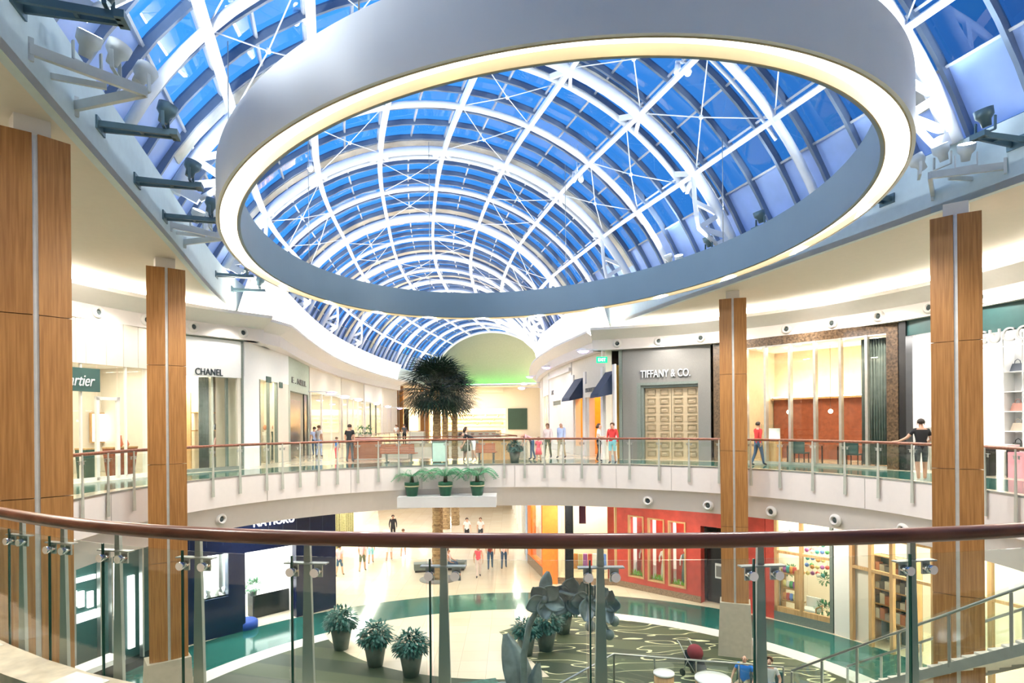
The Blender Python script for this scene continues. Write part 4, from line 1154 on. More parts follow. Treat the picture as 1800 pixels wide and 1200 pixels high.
for k, px in enumerate((215, 226)):
    u = F4.u(px, 1.3); q = F4.P(u, 1.4, 1.0); tag(MB().lathe([(0.05,0),(0.09,0.08),(0.04,0.2 if k else 0.34),(0.05,0.22 if k else 0.4)], q).build('flower_vase', mat('coral_%d' % k, (0.75,0.25,0.15), 0.5), None, own_origin=True), ('tall' if k == 0 else 'short')+' coral vase on the desk in the cream left shop', 'vase')

# --- left: white shop with black edge lines and dark letters
F5 = Fr(fac_hit(323, 760), circ_p(TL0, R_F))
t = shop('white_shopfront', 'white panel shopfront with dark block letters above tall lit windows, facing the court', F5)
zh = F5.uz(360, 661)[1]
MB().fbox(F5, 0, F5.len, -0.03, 0.2, zh, ZT-0.06).build('white_panel', SHELFW, t)
bl = MB(); bl.fbox(F5, 0, F5.len, -0.06, 0.2, ZT-0.06, ZT); bl.fbox(F5, F5.len-0.07, F5.len, -0.06, 0.2, 0, ZT-0.06); bl.fbox(F5, 0, F5.len-0.07, -0.06, 0.15, 0, 0.12); bl.build('dark_edge', GREYD, t)
ul, zl = F5.uz(343, 658, -0.03); ur = F5.u(392, -0.03)
letters('CHANEL', F5, ul, zl, 0.26, 'sign_letters', SIGNT, t, w_=-0.05, width=ur-ul)
MB().fbox(F5, F5.u(418), F5.len-0.07, 0.0, 0.15, 0.12, zh).build('cream_pier', CREAM, t)
for px in (337, 352): pass
MB().fbox(F5, 0.02, F5.u(418)-0.02, 0.05, 0.062, 0.13, zh).build('window_pane', SHOPG, t)
a_, b_ = F5.u(352, 0.3), F5.u(371, 0.3); rr = []
for k in range(21):
    u = a_+(b_-a_)*k/20; w_ = 0.4+0.04*math.sin(k*2.1); rr.append([F5.P(u, w_, 0.1), F5.P(u, w_+0.02, 0.1), F5.P(u, w_+0.02, zh), F5.P(u, w_, zh)])
MB().rings(rr, False, True, 0, True).build('dark_curtain', CURT, t)
room(t, F5, 0.1, F5.len-1.15, 0, zh+0.3, 3.2, CREAM, 260, lc=(1,0.93,0.80))
MB().fbox(F5, F5.u(385), F5.u(405), 1.6, 1.7, 0, zh).build('lit_panel', BACKL, t)
MB().fbox(F5, F5.u(405), F5.u(409), 0.3, 0.4, 0.1, zh).build('dark_strip', GREYD, t)
tt = thing('shelf_unit', 'pale shelf unit behind the dark curtain in the white panel shop', 'shelf', F5.P(F5.u(372, 1.2), 1.3, 0))
for z in (0.9, 1.5, 2.2): MB().fbox(F5, F5.u(336,1.2), F5.u(388,1.2), 1.2, 1.55, z, z+0.04).build('shelf', WOODS, tt)
for px in (336, 388): MB().fbox(F5, F5.u(px,1.2)-0.02, F5.u(px,1.2)+0.02, 1.2, 1.55, 0, 3.0).build('upright', WOODS, tt)
for nm, px, z, sz, m__, lab in (('handbag', 383, 1.54, 0.16, BLACK, 'small black handbag on the upper shelf of the white panel shop'), ('handbag', 390, 0.94, 0.22, bagm[4], 'rosy red handbag on the low shelf of the white panel shop'), ('box', 394, 0.0, 0.45, GREYD, 'dark grey box on the floor of the white panel shop')):
    u = F5.u(min(px, 386), 1.3); q = F5.P(u, 1.35, z)
    if nm == 'box': item(MB().box(q.x-0.22,q.x+0.22,q.y-0.2,q.y+0.2,z,z+0.45), nm, m__, lab, 'box', None)
    else:
        b = thing(nm, lab, 'handbag', q, F5.ang); local(MB().hexa([(-sz,-0.07,0),(sz,-0.07,0),(sz,0.07,0),(-sz,0.07,0),(-sz*0.7,-0.03,sz*1.3),(sz*0.7,-0.03,sz*1.3),(sz*0.7,0.03,sz*1.3),(-sz*0.7,0.03,sz*1.3)]), 'bag_body', m__, b)
        local(MB().tube([(-sz*0.5,0,sz*1.3),(0,0,sz*2.0),(sz*0.5,0,sz*1.3)], 0.012, 6), 'handle', m__, b)

# --- arcade shopfronts along both sides
def wseg(W, sgn, px0, px1):
    if hit_poly(px0, 760, W, 'near') is None or hit_poly(px1, 760, W, 'near') is None: print('NOHIT', px0, px1)
    a_ = hit_poly(px0, 760, W, 'near'); b_ = hit_poly(px1, 760, W, 'near')
    return Fr(a_[1], b_[1])
LWl = [(p.x, p.y) for p in LWf]; RWl = [(p.x, p.y) for p in RWf]
# left arcade
F6 = Fr(LWf[0], hit_poly(507, 760, LWl, 'near')[1])
t = shop('white_side_shopfront', 'white side front of the corner shop with two small dark name plates along the arcade', F6)
zh = F6.uz(480, 671)[1]
MB().fbox(F6, 0.1, F6.len, -0.03, 0.2, zh, ZT).build('white_panel', SHELFW, t)
MB().fbox(F6, 0.05, F6.u(455), -0.03, 0.2, 0, zh).build('white_pier', SHELFW, t)
MB().fbox(F6, F6.u(488), F6.len-0.05, -0.03, 0.2, 0, zh).build('cream_pier', CREAM, t)
for a_, b_, py in ((468, 477, 665), (491, 497, 675)): 
    u, z = F6.uz(a_, py, -0.04); MB().fbox(F6, u, F6.u(b_, -0.04), -0.06, -0.03, z-0.16, z+0.10).build('name_plate', SIGNG, t)
MB().fbox(F6, F6.u(455), F6.u(488), 0.03, 0.042, 0.1, zh).build('window_pane', SHOPG, t)
fm = MB()
for px in (457, 473, 487): u = F6.u(px); fm.fbox(F6, u-0.04, u+0.04, -0.02, 0.1, 0, zh)
build_each(fm, 'dark_mullion', GREYD, t)
room(t, F6, 0.35, F6.len-0.15, 0, zh+0.2, 1.1, CREAM, 160, lc=(1,0.9,0.72))
for k, (px, hh) in enumerate(((466, 1.5), (482, 1.6))):
    q = F6.P(F6.u(px, 0.6), 0.6, 0); mq = thing('mannequin', 'dressed shop mannequin %s the middle of the white side front window' % ('left of' if k == 0 else 'right of'), 'mannequin', q, 0, 'mannequins in the side window')
    local(MB().tube([(0,0,0.05),(0,0,0.8),(0,0,1.1),(0,0,1.4)], [0.16,0.14,0.10,0.15], 10), 'dress', CURTL if k == 0 else TEALD, mq); local(MB().ball((0,0,1.6), 0.09, 0.1, 0.12), 'head', bagm[1], mq)
F7 = wseg(LWl, -1, 508, 544)
t = shop('grey_green_shopfront', 'grey-green stone shopfront with faint letters and tall black door along the left arcade', F7)
zt = F7.uz(525, 690)[1]
m_ = MB(); wall_open(m_, F7, 0, F7.len, 0, ZT, [(0.35, F7.len-0.3, 0, zt)], 0, 0.3); m_.build('stone_wall', GREYD.copy() if False else mat('pale_green_stone', (0.36,0.42,0.35), 0.5), t)
letters('E . NELL', F7, F7.u(513), F7.uz(525, 676)[1], 0.3, 'sign_letters', GREYST, t, width=F7.u(538)-F7.u(513))
MB().fbox(F7, F7.u(512), F7.u(530), 0.05, 0.12, 0, F7.uz(520, 703)[1]).build('black_door', BLACK, t)
MB().fbox(F7, F7.u(537), F7.len-0.3, 0.05, 0.12, 0, zt).build('black_panel', BLACK, t)
room(t, F7, 0.3, F7.len-0.2, 0, zt+0.2, 2.0, CREAM, 70)
def simple_shop(W, px0, px1, label, mullions, col=CREAM, power=140, header=None, extra=None, zh=3.6, wall=CREAM, low=0.0):
    F = wseg(W, 1, px0, px1); t = shop('shopfront', label, F, z=low)
    MB().fbox(F, 0, F.len, 0.0, 0.2, low+zh, low+ZT).build('header', header or col, t)
    MB().fbox(F, 0, 0.25, -0.03, 0.2, low, low+zh).build('pier', col, t); MB().fbox(F, F.len-0.25, F.len, -0.03, 0.2, low, low+zh).build('pier', col, t)
    MB().fbox(F, 0.25, F.len-0.25, 0.05, 0.062, low+0.1, low+zh).build('window_pane', SHOPG, t)
    for k in range(1, mullions): u = 0.25+(F.len-0.5)*k/mullions; MB().fbox(F, u-0.05, u+0.05, 0.0, 0.12, low, low+zh).build('mullion', extra or WHITE, t)
    room(t, F, 0.15, F.len-0.15, low, low+zh+0.3, 3.0, wall, power, lc=(1,0.9,0.75))
    return F, t
simple_shop(LWl, 545, 600, 'wide cream shopfront with pale green glow beyond the grey-green stone shop, left arcade', 3, power=260)
simple_shop(LWl, 601, 640, 'cream shopfront with white piers behind the man in black, left arcade', 4, power=200)
simple_shop(LWl, 641, 672, 'white shopfront with door beyond the man in black, far left arcade', 3, col=WHITE, power=160, extra=GREYD)
simple_shop(LWl, 673, 689, 'farthest cream shopfront on the left arcade near the oak piers', 2, power=140)
# right arcade
F8 = Fr(hit_poly(1006.5, 760, RWl, 'near')[1], RWf[0])
t = shop('awning_shopfront', 'cream shopfront with two navy awnings and amber doorway at the corner of the right arcade', F8)
ops = []
for a_, b_, py in ((1012, 1024, 700), (1036, 1057, 697), (1066, 1078, 693)):
    u0 = F8.u(a_); u1 = F8.u(b_); ops.append((u0, u1, 0.0 if a_ == 1036 else 0.45, F8.uz((a_+b_)/2, py)[1]))
m_ = MB(); wall_open(m_, F8, 0.0, F8.len, 0, ZT, ops, 0, 0.3); m_.build('wall', CREAM, t)
pil = MB()
for px in (1009, 1030, 1061, 1082): u = F8.u(px); pil.fbox(F8, u-0.16, u+0.16, -0.08, 0.0, 0, 4.3); pil.fbox(F8, u-0.2, u+0.2, -0.12, 0.0, 0, 0.25)
build_each(pil, 'pilaster', WHITE, t)
sp_, zz_ = F8.uz(1034, 690); MB().fbox(F8, F8.u(1031), F8.u(1059), -0.10, 0.0, F8.uz(1045, 697)[1], F8.uz(1045, 672)[1]).build('sign_board', CREAM, t)
letters('BURBERRY', F8, F8.u(1034), F8.uz(1045, 688)[1], 0.22, 'sign_letters', GREYST, t, w_=-0.12, width=F8.u(1056)-F8.u(1034))
room(t, F8, 0.1, F8.len-0.2, 0, 4.4, 2.6, ORW, 150, lc=(1,0.62,0.22))
for k, (o, px) in enumerate(((ops[0], 0), (ops[2], 0))):
    u0, u1, _, z1 = o; u0 -= 0.12; u1 += 0.12
    aw = MB().hexa([F8.P(u0,-0.75,z1-0.15), F8.P(u1,-0.75,z1-0.15), F8.P(u1,-0.02,z1+0.0), F8.P(u0,-0.02,z1+0.0),
                    F8.P(u0,-0.72,z1+0.02), F8.P(u1,-0.72,z1+0.02), F8.P(u1,0.0,z1+1.05), F8.P(u0,0.0,z1+1.05)])
    aw.build('awning', NAVY, t)
F9 = wseg(RWl, 1, 966, 1005)
t = shop('cornice_shopfront', 'white corniced shopfront with small sign and lit window beyond the awnings', F9)
ops = [(F9.u(972), F9.u(986), 0.4, F9.uz(980, 704)[1])]
m_ = MB(); wall_open(m_, F9, 0, F9.len, 0, ZT, ops, 0, 0.3); m_.build('wall', WHITE, t)
MB().fbox(F9, 0, F9.len, -0.15, 0.0, 4.55, 4.75).build('cornice', WHITE, t)
MB().fbox(F9, ops[0][0], ops[0][1], 0.05, 0.1, ops[0][3]-0.25, ops[0][3]).build('dark_transom', GREYD, t)
letters('SWEETS'[:0] or 'A C', F9, F9.u(971), F9.uz(978, 692)[1], 0.28, 'sign_letters', GREYST, t)
room(t, F9, 0.1, F9.len-0.1, 0, 4.2, 2.4, SHELFW, 130)
simple_shop(RWl, 955, 965, 'narrow pale shopfront farthest along the right arcade', 2, power=160, col=WHITE)
struct('wall_arcade_right', MB().sweep(wall_path(RWf[14:], 1), [(0.0,0.0),(0.0,ZT),(0.25,ZT),(0.25,0.0)]), CREAM)
struct('wall_arcade_left', MB().sweep(wall_path(LWf[-6:], -1), [(0.0,0.0),(0.0,ZT),(0.25,ZT),(0.25,0.0)]), CREAM)
# exit signs
for px, py, W, lab in ((458, 626, LWl, 'green lit exit sign under the cornice at the left arcade corner'), (1060, 632, RWl, 'green lit exit sign under the cornice at the right arcade corner')):
    q = at_d(px, py, 27.0 if px < 900 else 28.0)
    fr = Fr((q.x-0.3, q.y), (q.x+0.3, q.y))
    t = thing('exit_sign', lab, 'exit sign', fr.P(0, 0, q.z))
    MB().fbox(fr, 0, 0.5, 0, 0.05, q.z-0.14, q.z+0.14).build('sign_box', EXITE, t)
    letters('EXIT', fr, 0.08, q.z-0.07, 0.15, 'sign_letters', EXITW, t, w_=-0.012, ext=0.005, width=0.34)
    MB().bar(fr.P(0.25, 0.03, q.z+0.14), fr.P(0.25, 0.03, q.z+0.5), 0.03, 0.03).build('stem', WHITE, t)
# lilac arcade lamps on arms
for side, W, lst in ((1, RWl, [(1025,616),(960,645),(931,662),(921,674),(917,682)]), (-1, LWl, [(583,690),(606,697),(630,702),(662,709),(682,714),(703,717)])):
    for k, (px, py) in enumerate(lst):
        best = None
        for i in range(0, 130 if side > 0 else 190):
            d_ = 24+i*0.2; p_ = at_d(px, py, d_)
            for A_, B_ in zip(W[:-1], W[1:]):
                A2, B2 = Vector(A_), Vector(B_); ab = B2-A2; t_ = max(0, min(1, (Vector((p_.x, p_.y))-A2).dot(ab)/max(ab.length_squared,1e-9))); n_ = A2+ab*t_
                g_ = abs((Vector((p_.x, p_.y))-n_).length-1.3) + (5 if (p_.x-n_.x)*side > 0 else 0)
                if best is None or g_ < best[0]: best = (g_, p_, n_)
        q, near_ = best[1], best[2]
        t = thing('arm_lamp', 'lilac glowing disc lamp on an arm, %s along the %s arcade' % (ORD[k], 'right' if side > 0 else 'left'), 'lamp', q, 0, 'lilac lamps on the %s arcade' % ('right' if side > 0 else 'left'))
        MB().lathe([(0.05,0.10),(0.30,0.04),(0.34,0.0),(0.30,-0.02)], q, 16).build('lamp_shade', SHELFW, t)
        MB().lathe([(0.26,-0.03),(0.20,-0.09),(0.06,-0.12)], q, 16).build('glow_bowl', PURP, t)
        MB().bar(q+Vector((0,0,0.06)), (near_.x, near_.y, q.z+0.06), 0.05, 0.05).build('arm', STEELW, t)

# --- far end of the arcade
dE = 77.0
def ex(px, py=745): return at_d(px, py, dE).x
def ez(py, px=850): return at_d(px, py, dE).z
FE = Fr((ex(640), dE), (ex(1000), dE))
t = shop('department_shopfront', 'far end store front with cream lintel, bright opening and dark green panel', FE)
def E(px): return ex(px)-FE.o.x
m_ = MB(); wall_open(m_, FE, 0, FE.len, 0, 6.2, [(E(757), E(889), 0, ez(718)), (E(708), E(735), 0, ez(715))], 0, 0.4); m_.build('cream_wall', CREAM, t)
MB().fbox(FE, E(893), E(927), -0.1, 0.0, ez(755), ez(718)).build('green_panel', mat('dark_bottle_green', (0.03,0.07,0.05), 0.4), t)
MB().fbox(FE, E(688), E(695), -0.1, 0.0, 0.3, ez(717)).build('dark_panel', BLACK, t); MB().fbox(FE, E(709), E(719), -0.1, 0.0, 0.3, ez(717)).build('dark_panel', BLACK, t)
MB().fbox(FE, E(720), E(885), -0.4, 0.0, ez(690), 6.25).build('cornice', CREAM, t)
room(t, FE, E(705), E(890), 0, 4.4, 5.0, CREAM, 5200, lc=(1,0.84,0.55), w0=0.4)
sh = MB()
for k in range(5): sh.fbox(FE, E(762), E(885), 4.4, 4.8, 1.0+0.5*k, 1.05+0.5*k)
build_each(sh, 'wall_shelf', WOODS, t)
for k in range(16):
    u = E(765)+(E(882)-E(765))*k/15; q = FE.P(u, 4.6, 1.55+0.5*(k%3)); MB().lathe([(0.12,0),(0.14,0.15),(0.05,0.3)], q, 8).build('shop_bottle', [bagm[1],ORW,GREYD][k%3], t)
area(FE.P(E(820), -3, 6.0), 10, 0.5, 300, (1,0.9,0.7), (0,0,0), 'wall_washer', t)
for px, w0, lab, zt in ((702, 14, 'twin oak clad pier left of the palms at the far end', 6.2), (747, 12, 'twin oak clad pier behind the palms at the far end', 6.0)):
    x0, x1 = ex(px-w0/2), ex(px+w0/2); xm = (x0+x1)/2
    t = thing('oak_pier', lab, 'column', (xm, dE-4, 0), 0, 'oak piers at the far end')
    f_ = (dE-4)/dE
    local(MB().box(-0.5,-0.06,-0.25,0.25,0,zt), 'oak_panel', WOODC, t); local(MB().box(0.06,0.5,-0.25,0.25,0,zt), 'oak_panel', WOODC, t); local(MB().box(-0.06,0.06,-0.2,0.2,0,zt-0.02), 'metal_strip', STRIP, t)
    t.location.x = xm*f_

# ------------------------------------------------------------------ lower level shops
LZ = LOW; LT = LOW+4.56
circ_poly = [circ_p(2*PI*k/240, R_F) for k in range(241)]
def lhit(px, py=1000): return hit_poly(px, py, circ_poly, 'far')[1]
# right: red wall with three windows
G1 = Fr(Vector((5.1, 30.1)), lhit(1345, 1040))
t = shop('red_shopfront', 'red plastered shopfront with three tall lit windows and a recessed dark door, lower floor', G1, z=LZ)
wins = []
for a_, b_, py in ((1106.5, 1131, 908), (1141, 1167, 913), (1177, 1204.5, 918)):
    u0 = G1.u(a_, 0, 1000); u1 = G1.u(b_, 0, 1000); zt = G1.uz((a_+b_)/2, py)[1]; zb = G1.uz((a_+b_)/2, [1013,1021,1030][len(wins)])[1]; wins.append((u0, u1, zb, zt))
ud0, ud1 = G1.u(1232, 0, 1000), G1.u(1262, 0, 1000)
m_ = MB(); wall_open(m_, G1, 0, G1.len, LZ, LT, wins+[(ud0, ud1+0.35, LZ, G1.uz(1240, 925)[1])], 0, 0.35); m_.build('red_wall', REDW, t)
MB().fbox(G1, 0, ud0, -0.04, 0.0, LZ, LZ+0.28).build('stone_base', REDST, t)
fm = MB()
for u0, u1, zb, zt in wins:
    fr_ = MB(); 
    fr_.fbox(G1, u0-0.05, u0+0.02, -0.05, 0.1, zb-0.05, zt+0.05); fr_.fbox(G1, u1-0.02, u1+0.05, -0.05, 0.1, zb-0.05, zt+0.05); fr_.fbox(G1, u0+0.02, u1-0.02, -0.05, 0.1, zt-0.02, zt+0.05); fr_.fbox(G1, u0+0.02, u1-0.02, -0.05, 0.1, zb-0.05, zb+0.02)
    fr_.build('window_frame', WOODS, t); MB().fbox(G1, u0, u1, 0.04, 0.05, zb, zt).build('window_pane', SHOPG, t)
MB().fbox(G1, ud0+0.05, ud1+0.3, 0.5, 0.56, LZ, LZ+2.9).build('dark_door', BLACK, t)
MB().fbox(G1, ud0+0.45, ud0+0.8, 0.44, 0.5, LZ+1.1, LZ+1.75).build('notice_board', SHELFW, t); MB().fbox(G1, ud0+0.5, ud0+0.75, 0.43, 0.445, LZ+1.18, LZ+1.65).build('notice_sheet', GREYST, t)
room(t, G1, wins[0][0]-0.4, wins[2][1]+0.4, LZ, LT-0.1, 2.2, SHELFW, 240, lc=(1,0.95,0.88))
MB().fbox(G1, wins[0][0]-0.4, wins[2][1]+0.4, 1.2, 1.25, LZ, LZ+1.0).build('display_ledge', SHELFW, t)
cols = [(0.7,0.15,0.1),(0.85,0.8,0.7),(0.15,0.2,0.2),(0.8,0.3,0.35)]
for k, (u0, u1, zb, zt) in enumerate(wins):
    where = ['left', 'middle', 'right'][k]; uc = (u0+u1)/2
    MB().fbox(G1, u0-0.2, u0+(u1-u0)*0.35, 1.0, 1.05, LZ+0.5, LT-0.5).build('red_backdrop', REDW, t)
    mq = thing('mannequin', 'dressed mannequin in the %s tall window of the red shopfront' % where, 'mannequin', G1.P(uc+0.1, 0.6, LZ+0.45), G1.ang, 'mannequins in the red shopfront')
    local(MB().tube([(0,0,0.05),(0,0,0.5),(0,0,0.9),(0,0,1.1),(0,0,1.42),(0,0,1.5)], [0.20,0.19,0.15,0.12,0.19,0.06], 12), 'dress', mat('dress_%d' % k, cols[k], 0.7), mq)
    for sx in (-1, 1): local(MB().tube([(sx*0.17,0,1.4),(sx*0.25,-0.05,1.15),(sx*0.2,-0.15,0.95)], [0.05,0.04,0.03], 8), 'arm', SHELFW, mq)
    local(MB().ball((0,0,1.64), 0.09, 0.1, 0.13), 'head', SHELFW, mq)
    local(MB().box(-0.25,0.25,-0.2,0.2,-0.45,0.02), 'plinth', SHELFW, mq)
    ht = MB().lathe([(0.30,0),(0.28,0.02),(0.13,0.04),(0.12,0.16),(0.02,0.18)], G1.P(uc+0.1, 0.6, zt-0.9), 14)
    item(ht, 'hat', mat('hat_%d' % k, [(0.1,0.09,0.08),(0.05,0.25,0.25),(0.8,0.7,0.5)][k], 0.7), '%s hat displayed high in the %s window of the red shopfront' % (['dark','teal','straw'][k], where), 'hat', 'hats in the red shopfront')
    gr = MB()
    for j in range(60):
        x = random.uniform(u0+0.05, u1-0.05); w_ = random.uniform(0.12, 0.4); b0 = G1.P(x, w_, zb-0.02); b1 = b0+Vector((random.uniform(-.08,.08), random.uniform(-.08,.08), random.uniform(0.12,0.3)))
        gr.bar(b0, b1, 0.02, 0.006)
    tag(gr.build('grass_display', mat('bright_grass_%d' % k, (0.25,0.6,0.06), 0.6), None, own_origin=True), 'bright green grass display at the foot of the %s red shopfront window' % where, 'grass display'); 
    bpy.context.view_layer.update()
    COL.objects[-1]['kind'] = 'stuff'
# continuing red wall and flower shop
G2 = Fr(lhit(1346, 1040), lhit(1468, 1060))
t = shop('flower_shopfront', 'wood framed plant and gift shop window with shelves, right of the red wall', G2, z=LZ)
uR = G2.u(1361, 0, 1000)
MB().fbox(G2, 0, uR, 0, 0.3, LZ, LT).build('red_pier', REDW, t)
fm = MB()
for px in (1364, 1408): u = G2.u(px, 0, 1000); fm.fbox(G2, u-0.06, u+0.06, -0.03, 0.12, LZ+0.35, LT)
uE = G2.u(1459, 0, 1000)
fm.fbox(G2, uR, uE, -0.03, 0.12, LZ+0.35, LZ+0.55); zt = G2.uz(1400, 976)[1]; fm.fbox(G2, uR, uE, -0.03, 0.12, zt, zt+0.1)
fm.build('window_frame', WOODS, t)
MB().fbox(G2, uR, uE, -0.05, 0.2, LZ, LZ+0.35).build('stone_base', GREYD, t)
MB().fbox(G2, uE, uE+0.12, -0.05, 0.2, LZ, LT).build('green_post', GREYD, t)
MB().fbox(G2, uR, uE, 0.04, 0.05, LZ+0.5, LT).build('window_pane', SHOPG, t)
room(t, G2, uR, uE, LZ, LT-0.05, 3.0, CREAM, 200, lc=(1,0.9,0.75))
gcols = [(0.8,0.35,0.1),(0.7,0.1,0.08),(0.15,0.3,0.8),(0.85,0.7,0.3),(0.9,0.85,0.8),(0.1,0.4,0.15),(0.5,0.15,0.5),(0.1,0.5,0.5)]
gm_ = [mat('ware_%d' % k, c, 0.4) for k, c in enumerate(gcols)]
gn = ['orange','red','blue','yellow','white','green','purple','turquoise']
tt = thing('shelf_unit', 'wooden shelf unit with pots just behind the left pane of the flower shop', 'shelf', G2.P(uR+0.5, 0.5, LZ))
ua_, ub_ = uR+0.12, G2.u(1400, 0.5, 1000)
for z in (0.7, 1.2, 1.8): MB().fbox(G2, ua_, ub_, 0.35, 0.7, LZ+z, LZ+z+0.04).build('shelf', WOODS, tt)
for u in (ua_, ub_): MB().fbox(G2, u-0.02, u+0.02, 0.35, 0.7, LZ+0.02, LZ+2.0).build('upright', WOODS, tt)
for zi, z in enumerate((0.74, 1.24, 1.84)):
    for k in range(4):
        u = ua_+(ub_-ua_)*(k+0.5)/4; q = G2.P(u, 0.5, LZ+z); c = (zi*3+k) % 8
        item(MB().lathe([(0.06,0),(0.09,0.12),(0.07,0.26),(0.05,0.28)], q, 10), 'flower_pot', gm_[c], '%s pot on the %s shelf of the flower shop, %s along' % (gn[c], ['lowest','middle','top'][zi], ORD[k]), 'pot', 'pots in the flower shop')
def bush(mb, c, r, n, l, w_, dn=0.0, flat=1.0):
    for k in range(n):
        a_ = random.uniform(0, 2*PI); e = math.asin(random.uniform(-0.5, 1)); d_ = Vector((math.cos(a_)*math.cos(e), math.sin(a_)*math.cos(e), math.sin(e)*flat))
        p = c + d_*r*random.uniform(0.5, 1.0); t_ = (d_+Vector((random.uniform(-.5,.5), random.uniform(-.5,.5), random.uniform(-.6,.3)-dn))).normalized()
        s_ = t_.cross(Vector((0,0,1))); s_ = s_.normalized() if s_.length > 0.01 else Vector((1,0,0))
        up = s_.cross(t_)*0.006
        mb.quad(p, p+t_*l*0.5+s_*w_, p+t_*l, p+t_*l*0.5-s_*w_)
for k, (px, py, r_) in enumerate(((1386, 950, 0.35), (1388, 1003, 0.22), (1452, 1020, 0.25), (1450, 1072, 0.35))):
    u, z = G2.uz(px, py, 0.9); m_ = MB(); bush(m_, G2.P(u, 0.9, max(z, LZ+0.45)), r_, 160, 0.16, 0.03)
    item(m_, 'foliage', LEAF2, 'leafy green plant in the flower shop window, %s' % ['hanging at the top left','above the shelf pots','beside the green post','on the floor by the green post'][k], 'plant', 'plants in the flower shop')
for k in range(34):
    uu0, uu1 = G2.u(1413,0.8,1000), G2.u(1454,0.8,1000); u = uu0+(uu1-uu0)*((k % 6)+0.5*((k//6) % 2))/6; z = LZ+1.9+0.30*(k//6); c = (k*3) % 8
    q = G2.P(u, 0.7+0.1*(k%4), z); o = MB().ball(q, 0.085, n=10, m=8); o.tube([q, (q.x,q.y,q.z+0.2)], 0.006, 4)
    item(o, 'glass_bauble', gm_[c], 'coloured bauble hanging behind the right pane of the flower shop', 'ornament', 'baubles hanging in the flower shop')
tk = thing('armchair', 'pale cushioned wooden armchair in the flower shop window', 'chair', G2.P(G2.u(1428, 0.9, 1060), 0.8, LZ), G2.ang)
local(MB().box(-0.3,0.3,-0.28,0.28,0.38,0.5), 'seat', SHELFW, tk); local(MB().box(-0.3,0.3,0.24,0.3,0.5,0.9), 'backrest', SHELFW, tk)
for sx in (-1,1):
    local(MB().box(sx*0.33-0.02,sx*0.33+0.02,-0.3,0.3,0.62,0.66), 'armrest', WOODS, tk)
    for sy in (-1,1): local(MB().box(sx*0.3-0.02,sx*0.3+0.02,sy*0.27-0.02,sy*0.27+0.02,0,0.62), 'leg', WOODS, tk)
# white pier and bookshelf shop
G3 = Fr(lhit(1468, 1060), lhit(1830, 1090))
t = shop('bookshelf_shopfront', 'wood framed shopfront with lit shelves of boxed wares at lower right', G3, z=LZ)
MB().fbox(G3, 0.0, G3.u(1494, 0, 1000), -0.05, 0.4, LZ, LT).build('white_pier', WHITE, t)
fm = MB(); u0 = G3.u(1495, 0, 1000); 
for px in (1496.5, 1530, 1567, 1604, 1640, 1740): u = G3.u(px, 0, 1010); fm.fbox(G3, u-0.06, u+0.06, -0.03, 0.12, LZ, LT-0.6)
zt = G3.uz(1510, 1000)[1]; fm.fbox(G3, u0, G3.len, -0.02, 0.11, zt, zt+0.1); fm.fbox(G3, u0, G3.len, -0.02, 0.11, LT-0.7, LT-0.6)
fm.build('window_frame', WOODS, t)
MB().fbox(G3, u0, G3.len, 0.0, 0.3, LT-0.6, LT).build('header', WHITE, t)
MB().fbox(G3, u0, G3.u(1530,0,1010), 0.15, 0.2, LZ, LT-0.6).build('cream_blind', CREAM, t)
MB().fbox(G3, G3.u(1530,0,1010), G3.len, 0.04, 0.05, LZ, LT-0.62).build('window_pane', SHOPG, t)
room(t, G3, u0, G3.len, LZ, LT-0.1, 3.2, CREAM, 420, lc=(1,0.9,0.72))
tt = thing('shelf_unit', 'tall dark backed wooden shelves of boxes in the bookshelf shop', 'shelf', G3.P(G3.u(1560,1.0,1000), 1.0, LZ))
ua_, ub_ = G3.u(1534, 0.8, 1010), G3.u(1606, 0.8, 1010)
MB().fbox(G3, ua_, ub_, 1.2, 1.25, LZ, LZ+3.1).build('back_panel', SIGNG, tt)
for z in (0.75, 1.3, 1.85, 2.4, 3.05): MB().fbox(G3, ua_, ub_, 0.85, 1.2, LZ+z, LZ+z+0.04).build('shelf', WOODS, tt)
for k in range(3): u = ua_+(ub_-ua_)*k/2; MB().fbox(G3, u-0.025, u+0.025, 0.85, 1.2, LZ, LZ+3.1).build('upright', WOODS, tt)
bx = [mat('carton_%d' % k, c, 0.6) for k, c in enumerate([(0.75,0.72,0.66),(0.12,0.12,0.12),(0.45,0.40,0.34),(0.55,0.2,0.1)])]
bcn = ['pale','black','grey','rust']
for zi, z in enumerate((0.79, 1.34, 1.89, 2.44)):
    for k in range(8):
        u = ua_+(ub_-ua_)*(k+0.5)/8; c = (zi*5+k*3) % 4; h_ = random.uniform(0.2, 0.4); q = G3.P(u, 0.98, LZ+z)
        b = MB(); b.fbox(G3, u-0.09, u+0.09, 0.9, 1.1, LZ+z, LZ+z+h_); item(b, 'carton', bx[c], '%s carton, %s from the left on the %s shelf of the bookshelf shop' % (bcn[c], ORD[k], ['lowest','second','third','top'][zi]), 'box', 'cartons on the shelves')
struct('wall_lower_right', MB().fbox(Fr(lhit(1830,1090), circ_p(TR0, R_F)), 0, 12, 0, 0.3, LZ, LT), CREAM)
